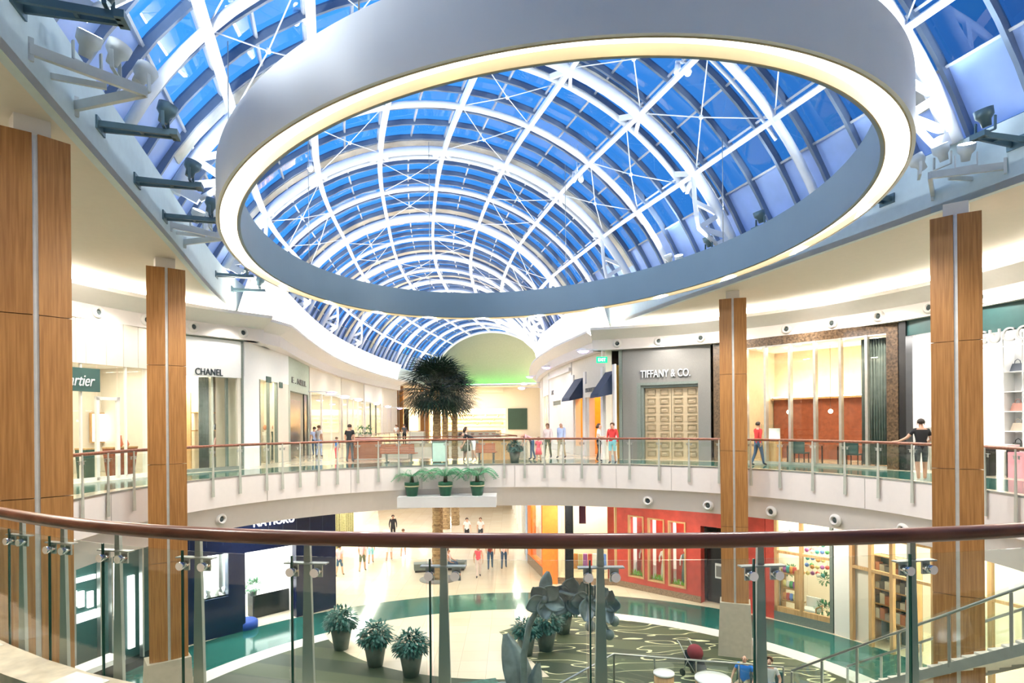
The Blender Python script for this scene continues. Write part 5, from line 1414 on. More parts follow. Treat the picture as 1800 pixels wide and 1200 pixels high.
# right arcade, lower: orange shop
RLl = [(5.1, 30.1)] + [(p.x, p.y) for p in RW[1:]]
G4 = Fr((1.75, 30.6), (5.1, 30.1))
t = shop('orange_shopfront', 'orange pier and glazed clothes shop window beside a black post, lower floor', G4, z=LZ)
MB().fbox(G4, G4.u(954,0,960), G4.u(980,0,960), -0.1, 0.4, LZ, LT).build('orange_pier', ORANGE, t)
a_ = G4.u(980,0,960); MB().fbox(G4, a_, G4.len, 0.0, 0.1, LZ, LZ+0.3).build('stone_base', REDST, t)
MB().fbox(G4, a_, G4.len, 0.03, 0.04, LZ+0.3, LT).build('window_pane', SHOPG, t)
MB().fbox(G4, G4.len-0.12, G4.len, -0.02, 0.1, LZ+0.3, LT).build('wood_frame', WOODS, t)
MB().fbox(G4, G4.u(1068,0,960), G4.len-0.12, 0.5, 0.55, LZ, LT).build('red_panel', REDW, t)
room(t, G4, a_, G4.len-0.1, LZ, LT-0.05, 2.5, CREAM, 200, lc=(1,0.86,0.66))
q = G4.P(G4.u(1001,0,960), -0.4, LZ)
item(MB().box(q.x-0.2, q.x+0.2, q.y-0.2, q.y+0.2, LZ, -1.73), 'black_post', BLACK, 'black square post in front of the orange shop window on the lower floor', 'post', None)
for k in range(7):
    u = G4.u(1012,0.8,960)+(G4.u(1062,0.8,960)-G4.u(1012,0.8,960))*k/6; z = LZ+1.2
    item(MB().hexa([G4.P(u-0.12,0.7,z-0.6), G4.P(u+0.12,0.7,z-0.6), G4.P(u+0.12,0.95,z-0.6), G4.P(u-0.12,0.95,z-0.6), G4.P(u-0.10,0.75,z+0.15), G4.P(u+0.10,0.75,z+0.15), G4.P(u+0.10,0.9,z+0.15), G4.P(u-0.10,0.9,z+0.15)]), 'hanging_shirt', gm_[(k*3) % 8], '%s shirt hanging in the orange shop window, %s from the left' % (gn[(k*3) % 8], ORD[k]), 'shirt', 'shirts in the orange shop')
u = G4.u(1024, 0.6, 905); z = G4.uz(1024, 905)[1]; item(MB().fbox(G4, u-0.17, u+0.17, 0.45, 0.5, z-0.5, z+0.9), 'hanging_dress', mat('plum_cloth', (0.12,0.02,0.06), 0.7), 'plum dress hanging high in the orange shop window', 'dress', None)
G5 = Fr((0.85, 35.2), (1.75, 30.6))
t = shop('orange_side_shopfront', 'orange side wall with a tall window running back from the orange pier', G5, z=LZ)
m_ = MB(); wall_open(m_, G5, 0, G5.len, LZ, LT, [(0.8, 3.3, LZ+0.6, LT-0.6)], 0, 0.3); m_.build('orange_wall', ORANGE, t)
MB().fbox(G5, 0.8, 3.3, 0.05, 0.06, LZ+0.6, LT-0.6).build('window_pane', SHOPG, t); MB().fbox(G5, 0, G5.len, -0.03, 0.0, LZ, LZ+0.5).build('stone_base', REDST, t)
MB().fbox(G5, 0.7, 3.4, 0.8, 0.9, LZ, LT-0.3).build('lit_backdrop', CREAM, t); area(G5.P(2.0, 0.45, LT-0.35), 1.5, 0.3, 50, (1,0.85,0.6), (0,0,G5.ang), 'window_light', t)
RL2 = [(0.85, 35.2)] + [(p.x-2.2, p.y) for p in RW[5:]]
simple_shop(RL2, 938, 914, 'pale glazed shopfront beyond the orange wall on the lower right arcade', 4, power=300, col=WHITE, low=LZ, zh=3.9) if False else None
G6 = Fr((-0.1, 60), (0.85, 35.2))
t = shop('pale_lower_shopfront', 'long pale glazed shopfront with blue panel beyond the orange wall, lower right arcade', G6, z=LZ)
pn = MB()
for k in range(9): u = G6.len*k/9; pn.fbox(G6, u, u+0.35, -0.05, 0.2, LZ, LT)
build_each(pn, 'white_pier', WHITE, t)
MB().fbox(G6, 0, G6.len, 0.05, 0.06, LZ, LT).build('window_pane', SHOPG, t); MB().fbox(G6, G6.len-1.6, G6.len-0.4, -0.03, 0.03, LZ, LT).build('blue_panel', mat('pale_blue_panel', (0.45,0.62,0.85), 0.4), t)
room(t, G6, 0.1, G6.len-0.1, LZ, LT-0.05, 2.5, SHELFW, 500, lc=(1,0.95,0.9))
# left lower: navy tiled shop
H1 = Fr(lhit(318, 1010), Vector((-7.78, 26.9)))
t = shop('navy_tiled_shopfront', 'navy tiled jewellery shopfront with white letters, lit window and open doorway', H1, z=LZ)
w1 = (H1.u(356,0,1010), H1.u(402,0,1010), H1.uz(380,1052)[1], H1.uz(380,975)[1])
w2 = (H1.u(431,0,1010), H1.u(521,0,1010), LZ, H1.uz(470, 965)[1])
m_ = MB(); wall_open(m_, H1, 0, H1.len, LZ, LT, [w1, w2], 0, 0.35); m_.build('tiled_wall', HOKU, t)
gm = MB()
for k in range(int(H1.len/0.6)): gm.fbox(H1, 0.3+k*0.6, 0.306+k*0.6, -0.003, 0.0, LT-1.1, LT)
build_each(gm, 'tile_joint', mat('tile_joint', (0.05,0.08,0.2), 0.5), t)
ul, zl = H1.uz(446, 931, -0.03); ur = H1.u(517, -0.03, 931)
letters('NA HOKU', H1, ul, zl+0.11, 0.32, 'sign_letters', emis('white_sign_glow', (0.95,0.97,1), 2.5), t, width=ur-ul)
MB().fbox(H1, w1[0], w1[1], 0.05, 0.06, w1[2], w1[3]).build('window_pane', SHOPG, t); MB().fbox(H1, w1[0], w1[1], 0.9, 0.95, w1[2], w1[3]+0.2).build('lit_backdrop', SHELFW, t)
MB().fbox(H1, w1[0], w1[1], 0.1, 0.9, w1[2]-0.08, w1[2]).build('display_ledge', SHELFW, t)
area(H1.P((w1[0]+w1[1])/2, 0.5, w1[3]+0.15), 1.0, 0.4, 120, (0.95,0.98,1), (0,0,H1.ang), 'window_light', t)
room(t, H1, w2[0]-0.3, w2[1]+0.3, LZ, w2[3]+0.2, 3.2, SHELFW, 220, lc=(0.95,0.98,1), w0=0.3)
for k, px in enumerate((365, 380, 393)):
    q = H1.P(H1.u(px,0.5,1010), 0.45, w1[2]); item(MB().lathe([(0.10,0),(0.06,0.1),(0.10,0.25),(0.02,0.4 - 0.05*k)], q, 12), 'necklace_bust', SHELFW, 'white necklace bust, %s in the lit window of the navy shop' % ['left','middle','right'][k], 'display bust', 'necklace busts')
c1 = thing('display_counter', 'dark display counter with glowing top in the doorway of the navy shop', 'counter', H1.P(H1.u(485,1.5,1010), 1.5, LZ), H1.ang)
local(MB().box(-1.1,1.1,-0.3,0.3,0,0.95), 'counter_body', BLACK, c1); local(MB().box(-1.05,1.05,-0.28,0.28,0.95,1.12), 'lit_top', BACKL, c1)
q = H1.P(H1.u(447,0.6,1010), 0.7, LZ); pp = thing('potted_plant', 'leafy plant on a thin stand in the doorway of the navy shop', 'plant', q)
m_ = MB(); bush(m_, q+Vector((0,0,1.45)), 0.33, 180, 0.16, 0.03); m_.build('foliage', LEAF2, pp); MB().tube([q, q+Vector((0,0,1.2))], 0.03, 6).build('stand', BLACK, pp); MB().lathe([(0.12,1.1),(0.16,1.32)], q, 12).build('pot', GREYD, pp)
item(MB().lathe([(0.45,0),(0.45,0.25),(0.38,0.32)], H1.P(H1.u(447,-0.4,1040), 0.35, LZ), 18), 'pouffe', mat('royal_blue', (0.02,0.08,0.45), 0.6), 'round blue pouffe at the doorway of the navy tiled shop', 'pouffe', None)
# left lower: dark shop with bright panels
H2 = Fr(circ_p(math.radians(176), R_F), lhit(317, 1010))
t = shop('dark_lower_shopfront', 'dark shopfront with blazing white panels behind the left oak columns, lower floor', H2, z=LZ)
def HP(a_, b_, p0, p1, w_=0.0): return H2.u(a_, w_, 1050), H2.u(b_, w_, 1050), H2.uz((a_+b_)/2, p1, w_)[1], H2.uz((a_+b_)/2, p0, w_)[1]
MB().fbox(H2, 0, H2.len, 0.3, 0.4, LZ, LT).build('back_wall', TEALD, t)
MB().fbox(H2, 0, H2.len, -0.1, 0.3, LZ, LZ+0.25).build('black_base', BLACK, t)
for a_, b_, p0, p1 in ((123,178,1016,1024),(134,145,1040,1054),(149,158,1040,1054),(165,174,1040,1054),(134,145,1055,1068),(149,158,1055,1068),(165,174,1055,1068),(122,180,1080,1095),(206,222,990,1100),(236,246,1012,1140)):
    x0, x1, z0, z1 = HP(a_, b_, p0, p1); MB().fbox(H2, x0, x1, 0.22, 0.30, z0, z1).build('lit_panel', COOL if False else BACKL, t)
pm = MB()
for px in (130, 176, 196, 250, 268): u = H2.u(px,0,1050); pm.fbox(H2, u-0.03, u+0.03, -0.05, 0.1, LZ+0.25, LT)
build_each(pm, 'steel_mullion', STEEL, t)
c1 = thing('display_counter', 'pale glass topped counter in front of the dark lower shop', 'counter', H2.P(H2.u(150,-0.6,1120), -0.7, LZ), H2.ang)
local(MB().box(-0.9,0.9,-0.3,0.3,0.0,0.8), 'counter_body', BLACK, c1); local(MB().box(-0.95,0.95,-0.33,0.33,0.8,0.95), 'glass_top', SHELFW, c1)
# left lower arcade
LL = [(-7.78, 26.9)] + [(off_pt(SL0+6+k, -7.1+0.0).x, off_pt(SL0+6+k, -7.1).y) for k in range(0, 46)]
H3 = Fr((-7.9, 27.0), (-10.6, 34.0))
t = shop('glazed_corner_front', 'pale glazed shopfront with green glass fins just beyond the navy tiled wall', H3, z=LZ)
MB().fbox(H3, 0, H3.len, 0.5, 0.6, LZ, LT).build('pale_wall', SHELFW, t)
fn = MB()
for u in (0.6, 2.0, 3.6, 5.2, 6.6): fn.fbox(H3, u, u+0.12, -0.1, 0.3, LZ, LT)
build_each(fn, 'glass_fin', LTG, t)
area(H3.P(H3.len/2, -0.5, LT-0.1), 4, 0.3, 120, (1,0.95,0.85), (0,0,H3.ang), 'front_light', t)
H4 = Fr((-10.6, 34.0), (-12.4, 58.0))
t = shop('lattice_front', 'long pale shopfront with dark lattice panels far along the lower left arcade', H4, z=LZ)
MB().fbox(H4, 0, H4.len, 0.3, 0.4, LZ, LT).build('pale_wall', SHELFW, t)
lat = MB()
for u0 in (2.0, 6.5):
    for k in range(5): lat.fbox(H4, u0+k*0.7, u0+k*0.7+0.3, -0.02, 0.3, LZ+0.3, LT)
build_each(lat, 'lattice_panel', mat('olive_lattice', (0.28,0.27,0.12), 0.6, vary=0.7, scale=30), t)
area(H4.P(8, -1.5, LT-0.1), 12, 0.5, 250, (1,0.95,0.85), (0,0,H4.ang), 'front_light', t)

# ------------------------------------------------------------------ plants
def palm(base, h, r, label, n_fr=62, trunk_r=0.24):
    t = thing('palm_tree', label, 'palm tree', base, 0, 'tall palms in the arcade opening')
    b = Vector(base); prof = []
    n_ = 46
    for k in range(n_+1):
        f = k/n_; rr = trunk_r*(1.15-0.5*f) * (1.0 + (0.10 if k % 2 else 0)); prof.append((rr, h*f))
    MB().lathe(prof, b, 12).build('trunk', PALMT, t)
    top = b+Vector((0,0,h)); m_ = MB(); rnd = random.Random(int(base[1]*10))
    for i in range(n_fr):
        az = i*2.39996; el = math.radians(78 - 125*(i/n_fr)**0.9)
        d_ = Vector((math.cos(az)*math.cos(el), math.sin(az)*math.cos(el), math.sin(el)))
        L = r*rnd.uniform(0.42, 0.55); hub = top + d_*L + Vector((0,0,0.05))
        m_.tube([top, hub], 0.018, 4)
        s_ = d_.cross(Vector((0,0,1))); s_ = s_.normalized() if s_.length > 1e-3 else Vector((1,0,0)); up = s_.cross(d_).normalized()
        nb = 15; bl = r*rnd.uniform(0.5, 0.62)
        for j in range(nb):
            a_ = math.radians(-88+176*j/(nb-1)); q = (d_*math.cos(a_)+s_*math.sin(a_)); l2 = bl*(0.72+0.28*math.cos(a_))
            mid = hub+q*l2*0.55+up*0.03; tip = hub+q*l2+Vector((0,0,-0.20*l2))
            wv = q.cross(up).normalized()*0.035
            m_.quad(hub, mid+wv, tip, mid-wv)
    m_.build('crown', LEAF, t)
    return t
p1 = at_z(770, 1018, LOW); palm((p1.x, p1.y, LOW), 9.7, 2.25, 'nearest and largest palm, rising from the lower floor beyond the bridge', 90, 0.26)
p2 = at_d(784, 927, 46.8); palm((p2.x, 46.8, LOW), 10.2, 2.5, 'left of the two palms behind the largest one', 56, 0.28)
p3 = at_d(794, 927, 48.5); palm((p3.x+0.3, 48.5, LOW), 10.0, 2.5, 'right of the two palms behind the largest one', 56, 0.28)
tag(MB().lathe([(0.95,0.0),(0.95,0.03),(0.3,0.05)], (p1.x, p1.y, LOW), 28).build('tree_grate', GREYST, None, own_origin=True), 'round grey grate at the foot of the largest palm', 'tree grate')
def lounge(c, ang, m_, label):
    t = thing('bench_seat', label, 'bench', c, ang, 'lounge seats on the lower floor')
    local(MB().box(-0.75,0.75,-0.32,0.32,0.12,0.45), 'cushion', m_, t); local(MB().box(-0.7,0.7,-0.28,0.28,0,0.12), 'base', BLACK, t)
q = at_z(752, 1003, LOW); lounge((q.x, q.y, LOW), 0.2, GREYD, 'grey-green lounge bench left of the largest palm')
q = at_z(795, 1000, LOW); lounge((q.x, q.y, LOW), -0.1, GREYD, 'grey-green lounge bench right of the largest palm')

# planter shelf with three ferns
d_s = 24.1
shx0, shx1 = at_d(698, 880, d_s).x, at_d(872, 880, d_s).x
ZS = at_d(785, 873, d_s).z
sh = thing('planter_shelf', 'long white shelf projecting from the slab edge and carrying three ferns', 'shelf', ((shx0+shx1)/2, d_s, ZS))
MB().box(shx0, shx1, d_s, 25.75, ZS-0.42, ZS).build('shelf_box', SHELFW, sh)
def fern(px, label, seed):
    x = at_d(px, 860, d_s+0.45).x; y = d_s+0.45; b = Vector((x, y, ZS))
    t = thing('potted_fern', label, 'potted fern', b, 0, 'ferns on the white shelf')
    MB().lathe([(0.21,0),(0.27,0.36),(0.29,0.40),(0.29,0.55),(0.25,0.55),(0.24,0.50)], b, 20).build('pot', POTG, t)
    MB().lathe([(0.285,0.37),(0.295,0.37),(0.295,0.42),(0.285,0.42)], b, 20).build('pot_band', CREAMB, t)
    MB().lathe([(0.235,0.48),(0.01,0.52)], b, 12).build('soil', SOIL, t)
    m_ = MB(); rnd = random.Random(seed); c = b+Vector((0,0,0.55))
    MB().tube([b+Vector((0,0,0.5)), b+Vector((0,0,0.78))], [0.09,0.07], 8).build('stem', SOIL, t)
    for i in range(20):
        az = i*2.4; L = rnd.uniform(0.75, 1.0); rise = rnd.uniform(0.35, 0.75); o = Vector((math.cos(az), math.sin(az), 0)); s_ = Vector((-o.y, o.x, 0)); pts = []
        for k in range(9): f = k/8; pts.append(c+Vector((0,0,0.2))+o*(L*f)+Vector((0,0, rise*math.sin(f*2.3)*0.62 - 0.28*f*f)))
        m_.tube(pts, 0.008, 4)
        for k in range(1, 9):
            for j in (0, 0.5):
                if k == 8 and j: continue
                p = pts[k] if j == 0 else pts[k].lerp(pts[min(k+1,8)], 0.5)
                lw = 0.17*math.sin(PI*(k+j)/9.5)
                for sd in (-1, 1):
                    e = p+s_*sd*lw+o*0.05+Vector((0,0,-0.04)); m_.quad(p, (p+e)/2+o*0.025, e, (p+e)/2-o*0.02)
    m_.build('fronds', LEAF2, t)
fern(724, 'leftmost of the three ferns in green pots on the white shelf', 3)
fern(783, 'middle one of the three ferns in green pots on the white shelf', 5)
fern(839, 'rightmost of the three ferns in green pots on the white shelf', 8)
# tall planters on the lower floor
def planter(px, py, h, label, seed, z=LOW, m_leaf=LEAF3):
    q = at_z(px, py, z); b = Vector((q.x, q.y, z)); random.seed(seed)
    t = thing('tall_planter', label, 'planter', b, 0, 'tall tapered planters')
    MB().lathe([(0.19*h,0),(0.30*h,0.62*h),(0.27*h,0.62*h),(0.26*h,0.58*h)], b, 20).build('pot', POTD, t)
    m_ = MB(); c = b+Vector((0,0,0.78*h)); bush(m_, c, 0.42*h, 620, 0.17*h, 0.035*h, 0.5, 0.8); m_.build('foliage', m_leaf, t)
    return t
planter(600, 1140, 1.28, 'farthest left of three dark planters with bushy plants on the beige floor', 1)
planter(660, 1169, 1.28, 'middle of three dark planters with bushy plants on the beige floor', 2)
planter(723, 1187, 1.28, 'nearest of three dark planters with bushy plants on the beige floor', 3)
planter(960, 1142, 1.28, 'dark planter with bushy plant directly behind the bronze flower sculpture', 4)
planter(925, 1150, 1.1, 'dark planter behind the big bronze leaf of the sculpture', 5)
planter(990, 1112, 1.25, 'dark planter behind the bronze sculpture flowers, farther back', 6)
planter(905, 813, 0.85, 'grey-green planter with bushy plant on the bridge right of the benches', 7, 0.0)
random.seed(11)

# ------------------------------------------------------------------ things on the bridge
def bench(px0, px1, py, label):
    a_, b_ = at_z(px0, py, 0), at_z(px1, py, 0); c = (a_+b_)/2; L = (b_-a_).length
    t = thing('wooden_bench', label, 'bench', c, math.atan2(b_.y-a_.y, b_.x-a_.x), 'red-brown benches on the bridge')
    bk = MB(); st = MB()
    for k in range(5): bk.box(-L/2, L/2, -0.28-0.015*k, -0.25-0.015*k, 0.42+0.085*k, 0.49+0.085*k)
    for k in range(5): st.box(-L/2, L/2, -0.24+0.1*k, -0.16+0.1*k, 0.40, 0.44)
    local(bk, 'back_slats', BENCHW, t); local(st, 'seat_slats', BENCHW, t)
    for sx in (-1, 1):
        lg = MB(); x = sx*L*0.36
        lg.bar((x,-0.25,0.03), (x,0.25,0.03), 0.06, 0.05); lg.bar((x,-0.05,0.03), (x,-0.05,0.40), 0.07, 0.07); lg.bar((x,-0.24,0.38), (x,0.25,0.38), 0.06, 0.04); lg.bar((x,-0.22,0.38), (x,-0.33,0.86), 0.05, 0.04)
        local(lg, 'leg', STEEL, t)
bench(672, 732, 813, 'red-brown slatted bench left of the pale bin box on the bridge')
bench(838, 873, 811, 'red-brown slatted bench behind the bending couple on the bridge')
q = at_z(773, 812, 0)
t = thing('bin_box', 'pale grey-green box bin standing on the bridge in front of the palms', 'bin', q)
MB().box(q.x-0.28,q.x+0.28,q.y-0.28,q.y+0.28,0.04,0.92).build('bin_body', LTG, t); MB().box(q.x-0.32,q.x+0.32,q.y-0.32,q.y+0.32,0.92,0.97).build('bin_lid', STEEL, t); MB().box(q.x-0.3,q.x-0.28,q.y-0.3,q.y+0.3,0.04,0.92).build('dark_side', TEALD, t)
q = at_d(860, 795, 29.2)
t = thing('kiosk_counter', 'brown wooden kiosk counter with plants behind the bridge, near the right bench', 'kiosk', (q.x, 29.2, 0))
MB().box(q.x-0.5,q.x+1.3,28.9,29.7,0,0.95).build('counter_body', WOODS, t); MB().box(q.x-0.6,q.x+1.4,28.8,29.8,0.95,1.02).build('counter_top', STONEL, t)
for k, (px, d_, w_) in enumerate(((640, 31.0, 1.6), (830, 56.0, 5.0), (716, 57.0, 3.0))):
    q = at_d(px, 780, d_)
    lab = ['pink draped kiosk table with plants left of the opening', 'long pale bar counter beyond the palms', 'pale counter beyond the opening left of the palms'][k]
    t = thing('kiosk_counter', lab, 'kiosk', (q.x, d_, 0))
    MB().box(q.x-w_/2,q.x+w_/2,d_-0.4,d_+0.4,0,0.95).build('counter_body', [BENCHW, CREAM, WHITE][k], t); MB().box(q.x-w_/2-0.05,q.x+w_/2+0.05,d_-0.45,d_+0.45,0.95,1.0).build('counter_top', [mat('pink_top',(0.75,0.45,0.42),0.5), WOODS, STONEL][k], t)
for k, px in enumerate((633, 648)):
    q = at_d(px, 770, 31.0); m_ = MB(); c = Vector((q.x, 31.0, 1.35)); bush(m_, c, 0.25, 120, 0.14, 0.03)
    t = thing('potted_plant', 'small green plant on the pink kiosk table, %s one' % ('left' if k == 0 else 'right'), 'plant', (q.x, 31.0, 1.0)); m_.build('foliage', LEAF2, t); MB().lathe([(0.08,0),(0.11,0.2)], (q.x,31.0,1.0), 12).build('pot', CREAM, t)
for k, px in enumerate((800, 815, 830, 845, 856, 868)):
    q = at_d(px, 760, 55.2); t = thing('bar_stool', 'stool at the long pale bar counter, %s from the left' % ORD[k], 'stool', (q.x, 55.1, 0), 0, 'stools at the far bar')
    local(MB().lathe([(0.18,0.72),(0.19,0.78),(0.16,0.8)], n=12), 'seat', BRW, t); local(MB().tube([(0,0,0.02),(0,0,0.72)], 0.03, 8), 'stem', STEEL, t); local(MB().lathe([(0.2,0),(0.18,0.03)], n=12), 'foot', STEEL, t)

# ------------------------------------------------------------------ bronze orchid sculpture
dS = 14.2
base = at_d(930, 1330, dS); base.z = LOW
sc = thing('flower_sculpture', 'tall bronze orchid sculpture with arching stem, big leaf, round buds and petals', 'sculpture', base)
def sp(px, py, dd=0.0): return at_d(px, py, dS+dd)
MB().tube([Vector((sp(925,1200).x, dS, LOW)), sp(921, 1240), sp(921, 1150), sp(930, 1098), sp(945, 1070), sp(960, 1050), sp(985, 1040), sp(1015, 1048), sp(1040, 1060), sp(1055, 1080), sp(1066, 1100), sp(1071, 1112)], [0.10,0.09,0.075,0.07,0.065,0.055,0.05,0.045,0.04,0.035,0.03,0.025], 10).build('stem', BRONZE, sc)
MB().tube([sp(1055,1088), sp(1066,1088), sp(1080,1091)], 0.025, 8).build('twig', BRONZE, sc)
def petal(c, axis, wide, L, W, cup, name='petal'):
    axis = axis.normalized(); wide = (wide-axis*wide.dot(axis)).normalized(); nn = axis.cross(wide)
    rows = []; N_ = 8
    for side in (0.0, 0.025):
        for k in range(N_+1):
            f = k/N_; wv = W*math.sin(PI*min(0.97, f*0.9+0.06))**0.8
            rows.append([c+axis*(L*f)+wide*(wv*j/4)+nn*(cup*(abs(j/4.0)**2)*0.5+cup*f*f+side) for j in range(-4, 5)])
    m_ = MB(); n9 = 9
    for g in range(2):
        for k in range(N_):
            for j in range(8): m_.quad(rows[g*9+k][j], rows[g*9+k][j+1], rows[g*9+k+1][j+1], rows[g*9+k+1][j], smooth=True)
    for k in range(N_):
        m_.quad(rows[k][0], rows[k+1][0], rows[9+k+1][0], rows[9+k][0]); m_.quad(rows[k][8], rows[k+1][8], rows[9+k+1][8], rows[9+k][8])
    o = m_.build(name, BRONZE, sc)
    bm = bmesh.new(); bm.from_mesh(o.data); bmesh.ops.remove_doubles(bm, verts=bm.verts, dist=0.0005); bmesh.ops.recalc_face_normals(bm, faces=bm.faces); bm.to_mesh(o.data); bm.free()
    for p in o.data.polygons: p.use_smooth = True
# flowers: each with five petals round a centre, seen from below and the side
for ci, (px, py, dd, sz) in enumerate(((957, 1052, 0.0, 0.42), (1000, 1046, 0.15, 0.46), (1036, 1050, -0.1, 0.44), (1060, 1060, 0.1, 0.38))):
    c = sp(px, py, dd)
    for k in range(5):
        a_ = 2*PI*k/5 + 0.5*ci + 0.9
        ax = Vector((math.cos(a_), -0.25+0.2*(k%2), math.sin(a_)*0.85)); wd = Vector((-math.sin(a_), 0.15, math.cos(a_)))
        petal(c, ax, wd, sz*(1.0 if k % 2 else 1.2), sz*0.48, 0.12)
    MB().ball(c+Vector((0,-0.06,0)), 0.09, n=10, m=8).build('flower_centre', BRONZE, sc)
petal(sp(955, 1052), Vector((0.25, 0, 1.0)), Vector((1, 0.2, -0.2)), 0.62, 0.16, 0.08)
for px, py, r_ in ((1080, 1091, 0.12), (1038, 1100, 0.13), (1071, 1115, 0.12)): MB().ball(sp(px, py), r_, r_, r_*1.05, 14, 10).build('bud', BRONZE, sc)
MB().tube([sp(1040,1062), sp(1040,1085), sp(1038,1100)], 0.02, 8).build('twig', BRONZE, sc)
petal(sp(935, 1260), Vector((-0.28, 0.1, 1.0)), Vector((1, 0.3, 0.25)), 1.9, 0.34, 0.25, 'leaf')
petal(sp(925, 1290), Vector((0.12, -0.05, 1.0)), Vector((1, -0.4, 0)), 1.6, 0.22, 0.2, 'leaf')
petal(sp(910, 1300), Vector((-0.8, 0, 0.9)), Vector((0.6, 0.5, 0.6)), 1.3, 0.35, 0.2, 'leaf')
petal(sp(905, 1215), Vector((-1.0, 0.1, 0.35)), Vector((0.2, 1.0, 0.3)), 0.55, 0.28, 0.1, 'leaf')
MB().lathe([(0.5,0),(0.5,0.1),(0.3,0.35),(0.12,0.5)], (base.x, dS, LOW), 24).build('plinth', GREYD, sc)

# ------------------------------------------------------------------ lower railing, stairs, tables
RA, RB_, RCc = (1.2, 16.3, LOW), (3.0, 18.4, LOW), (7.6, 17.3, LOW)
straight_rail('floor_railing', 'steel and glass railing at an angle on the lower floor by the tables', [RA, RB_, RCc], LOW, 1.35)
st = thing('open_staircase', 'open staircase with pale treads and glass sides rising at lower right', 'staircase', RCc)
sd_ = Vector((0.16, -0.987, 0)).normalized(); sr = Vector((0.987, 0.16, 0))
SB = Vector((7.75, 17.1, LOW)); NSTEP = 38; rise = 6.3/NSTEP; run = 10.2/NSTEP
for k in range(NSTEP-1):
    p = SB+sd_*(run*k)+Vector((0,0,rise*(k+1)))
    m_ = MB(); w0 = Vector((0,0,0.05))
    a_, b_, c_, d_ = p, p+sr*1.7, p+sr*1.7+sd_*(run+0.03), p+sd_*(run+0.03)
    m_.hexa([a_-w0,b_-w0,c_-w0,d_-w0,a_,b_,c_,d_]); m_.build('tread', STONEL, st)
for side in (0, 1.72):
    a_ = SB+sr*side; b_ = a_+sd_*10.2+Vector((0,0,6.3))
    MB().bar(a_+Vector((0,0,-0.0)), b_+Vector((0,0,-0.05)), 0.05, 0.18).build('stringer', STEEL, st)
    MB().tube([a_+Vector((0,0,1.05)), b_+Vector((0,0,1.05))], 0.03, 8).build('handrail', STEEL, st)
    nP = 8
    for k in range(nP+1):
        p = a_.lerp(b_, k/nP)
        MB().bar(p, p+Vector((0,0,1.02)), 0.07, 0.05).build('post', STEEL, st)
        if k < nP:
            p0 = a_.lerp(b_, (k+0.04)/nP); p1 = a_.lerp(b_, (k+0.96)/nP); o_ = sr*0.012
            z0, z1 = Vector((0,0,0.18)), Vector((0,0,1.14))
            MB().hexa([p0+z0, p1+z0, p1+z0+o_, p0+z0+o_, p0+z1, p1+z1, p1+z1+o_, p0+z1+o_]).build('glass_pane', RAILG, st)
def table(px, py, r, label, z=LOW+0.75):
    q = at_z(px, py, z); t = thing('round_table', label, 'table', (q.x, q.y, LOW), 0, 'round tables on the lower floor')
    local(MB().lathe([(r,z-LOW-0.06),(r,z-LOW),(0.01,z-LOW+0.002)], n=28), 'table_top', SHELFW, t); local(MB().lathe([(r*0.92,0.15),(r*0.95,z-LOW-0.06)], n=28), 'drum_side', WOODS, t); local(MB().lathe([(r*0.6,0),(r*0.6,0.15)], n=20), 'foot', BLACK, t)
table(1167, 1181, 0.30, 'small round white table by the lower railing')
table(1253, 1191, 0.50, 'larger round white table beside the seated man in blue')
q = at_z(870, 1192, LOW+0.4)
lounge((q.x-0.6, q.y-0.6, LOW), 0.3, LEAF3, 'dark green lounge seat at the bottom centre by the sculpture')
q = at_d(1340, 1160, 18.0)

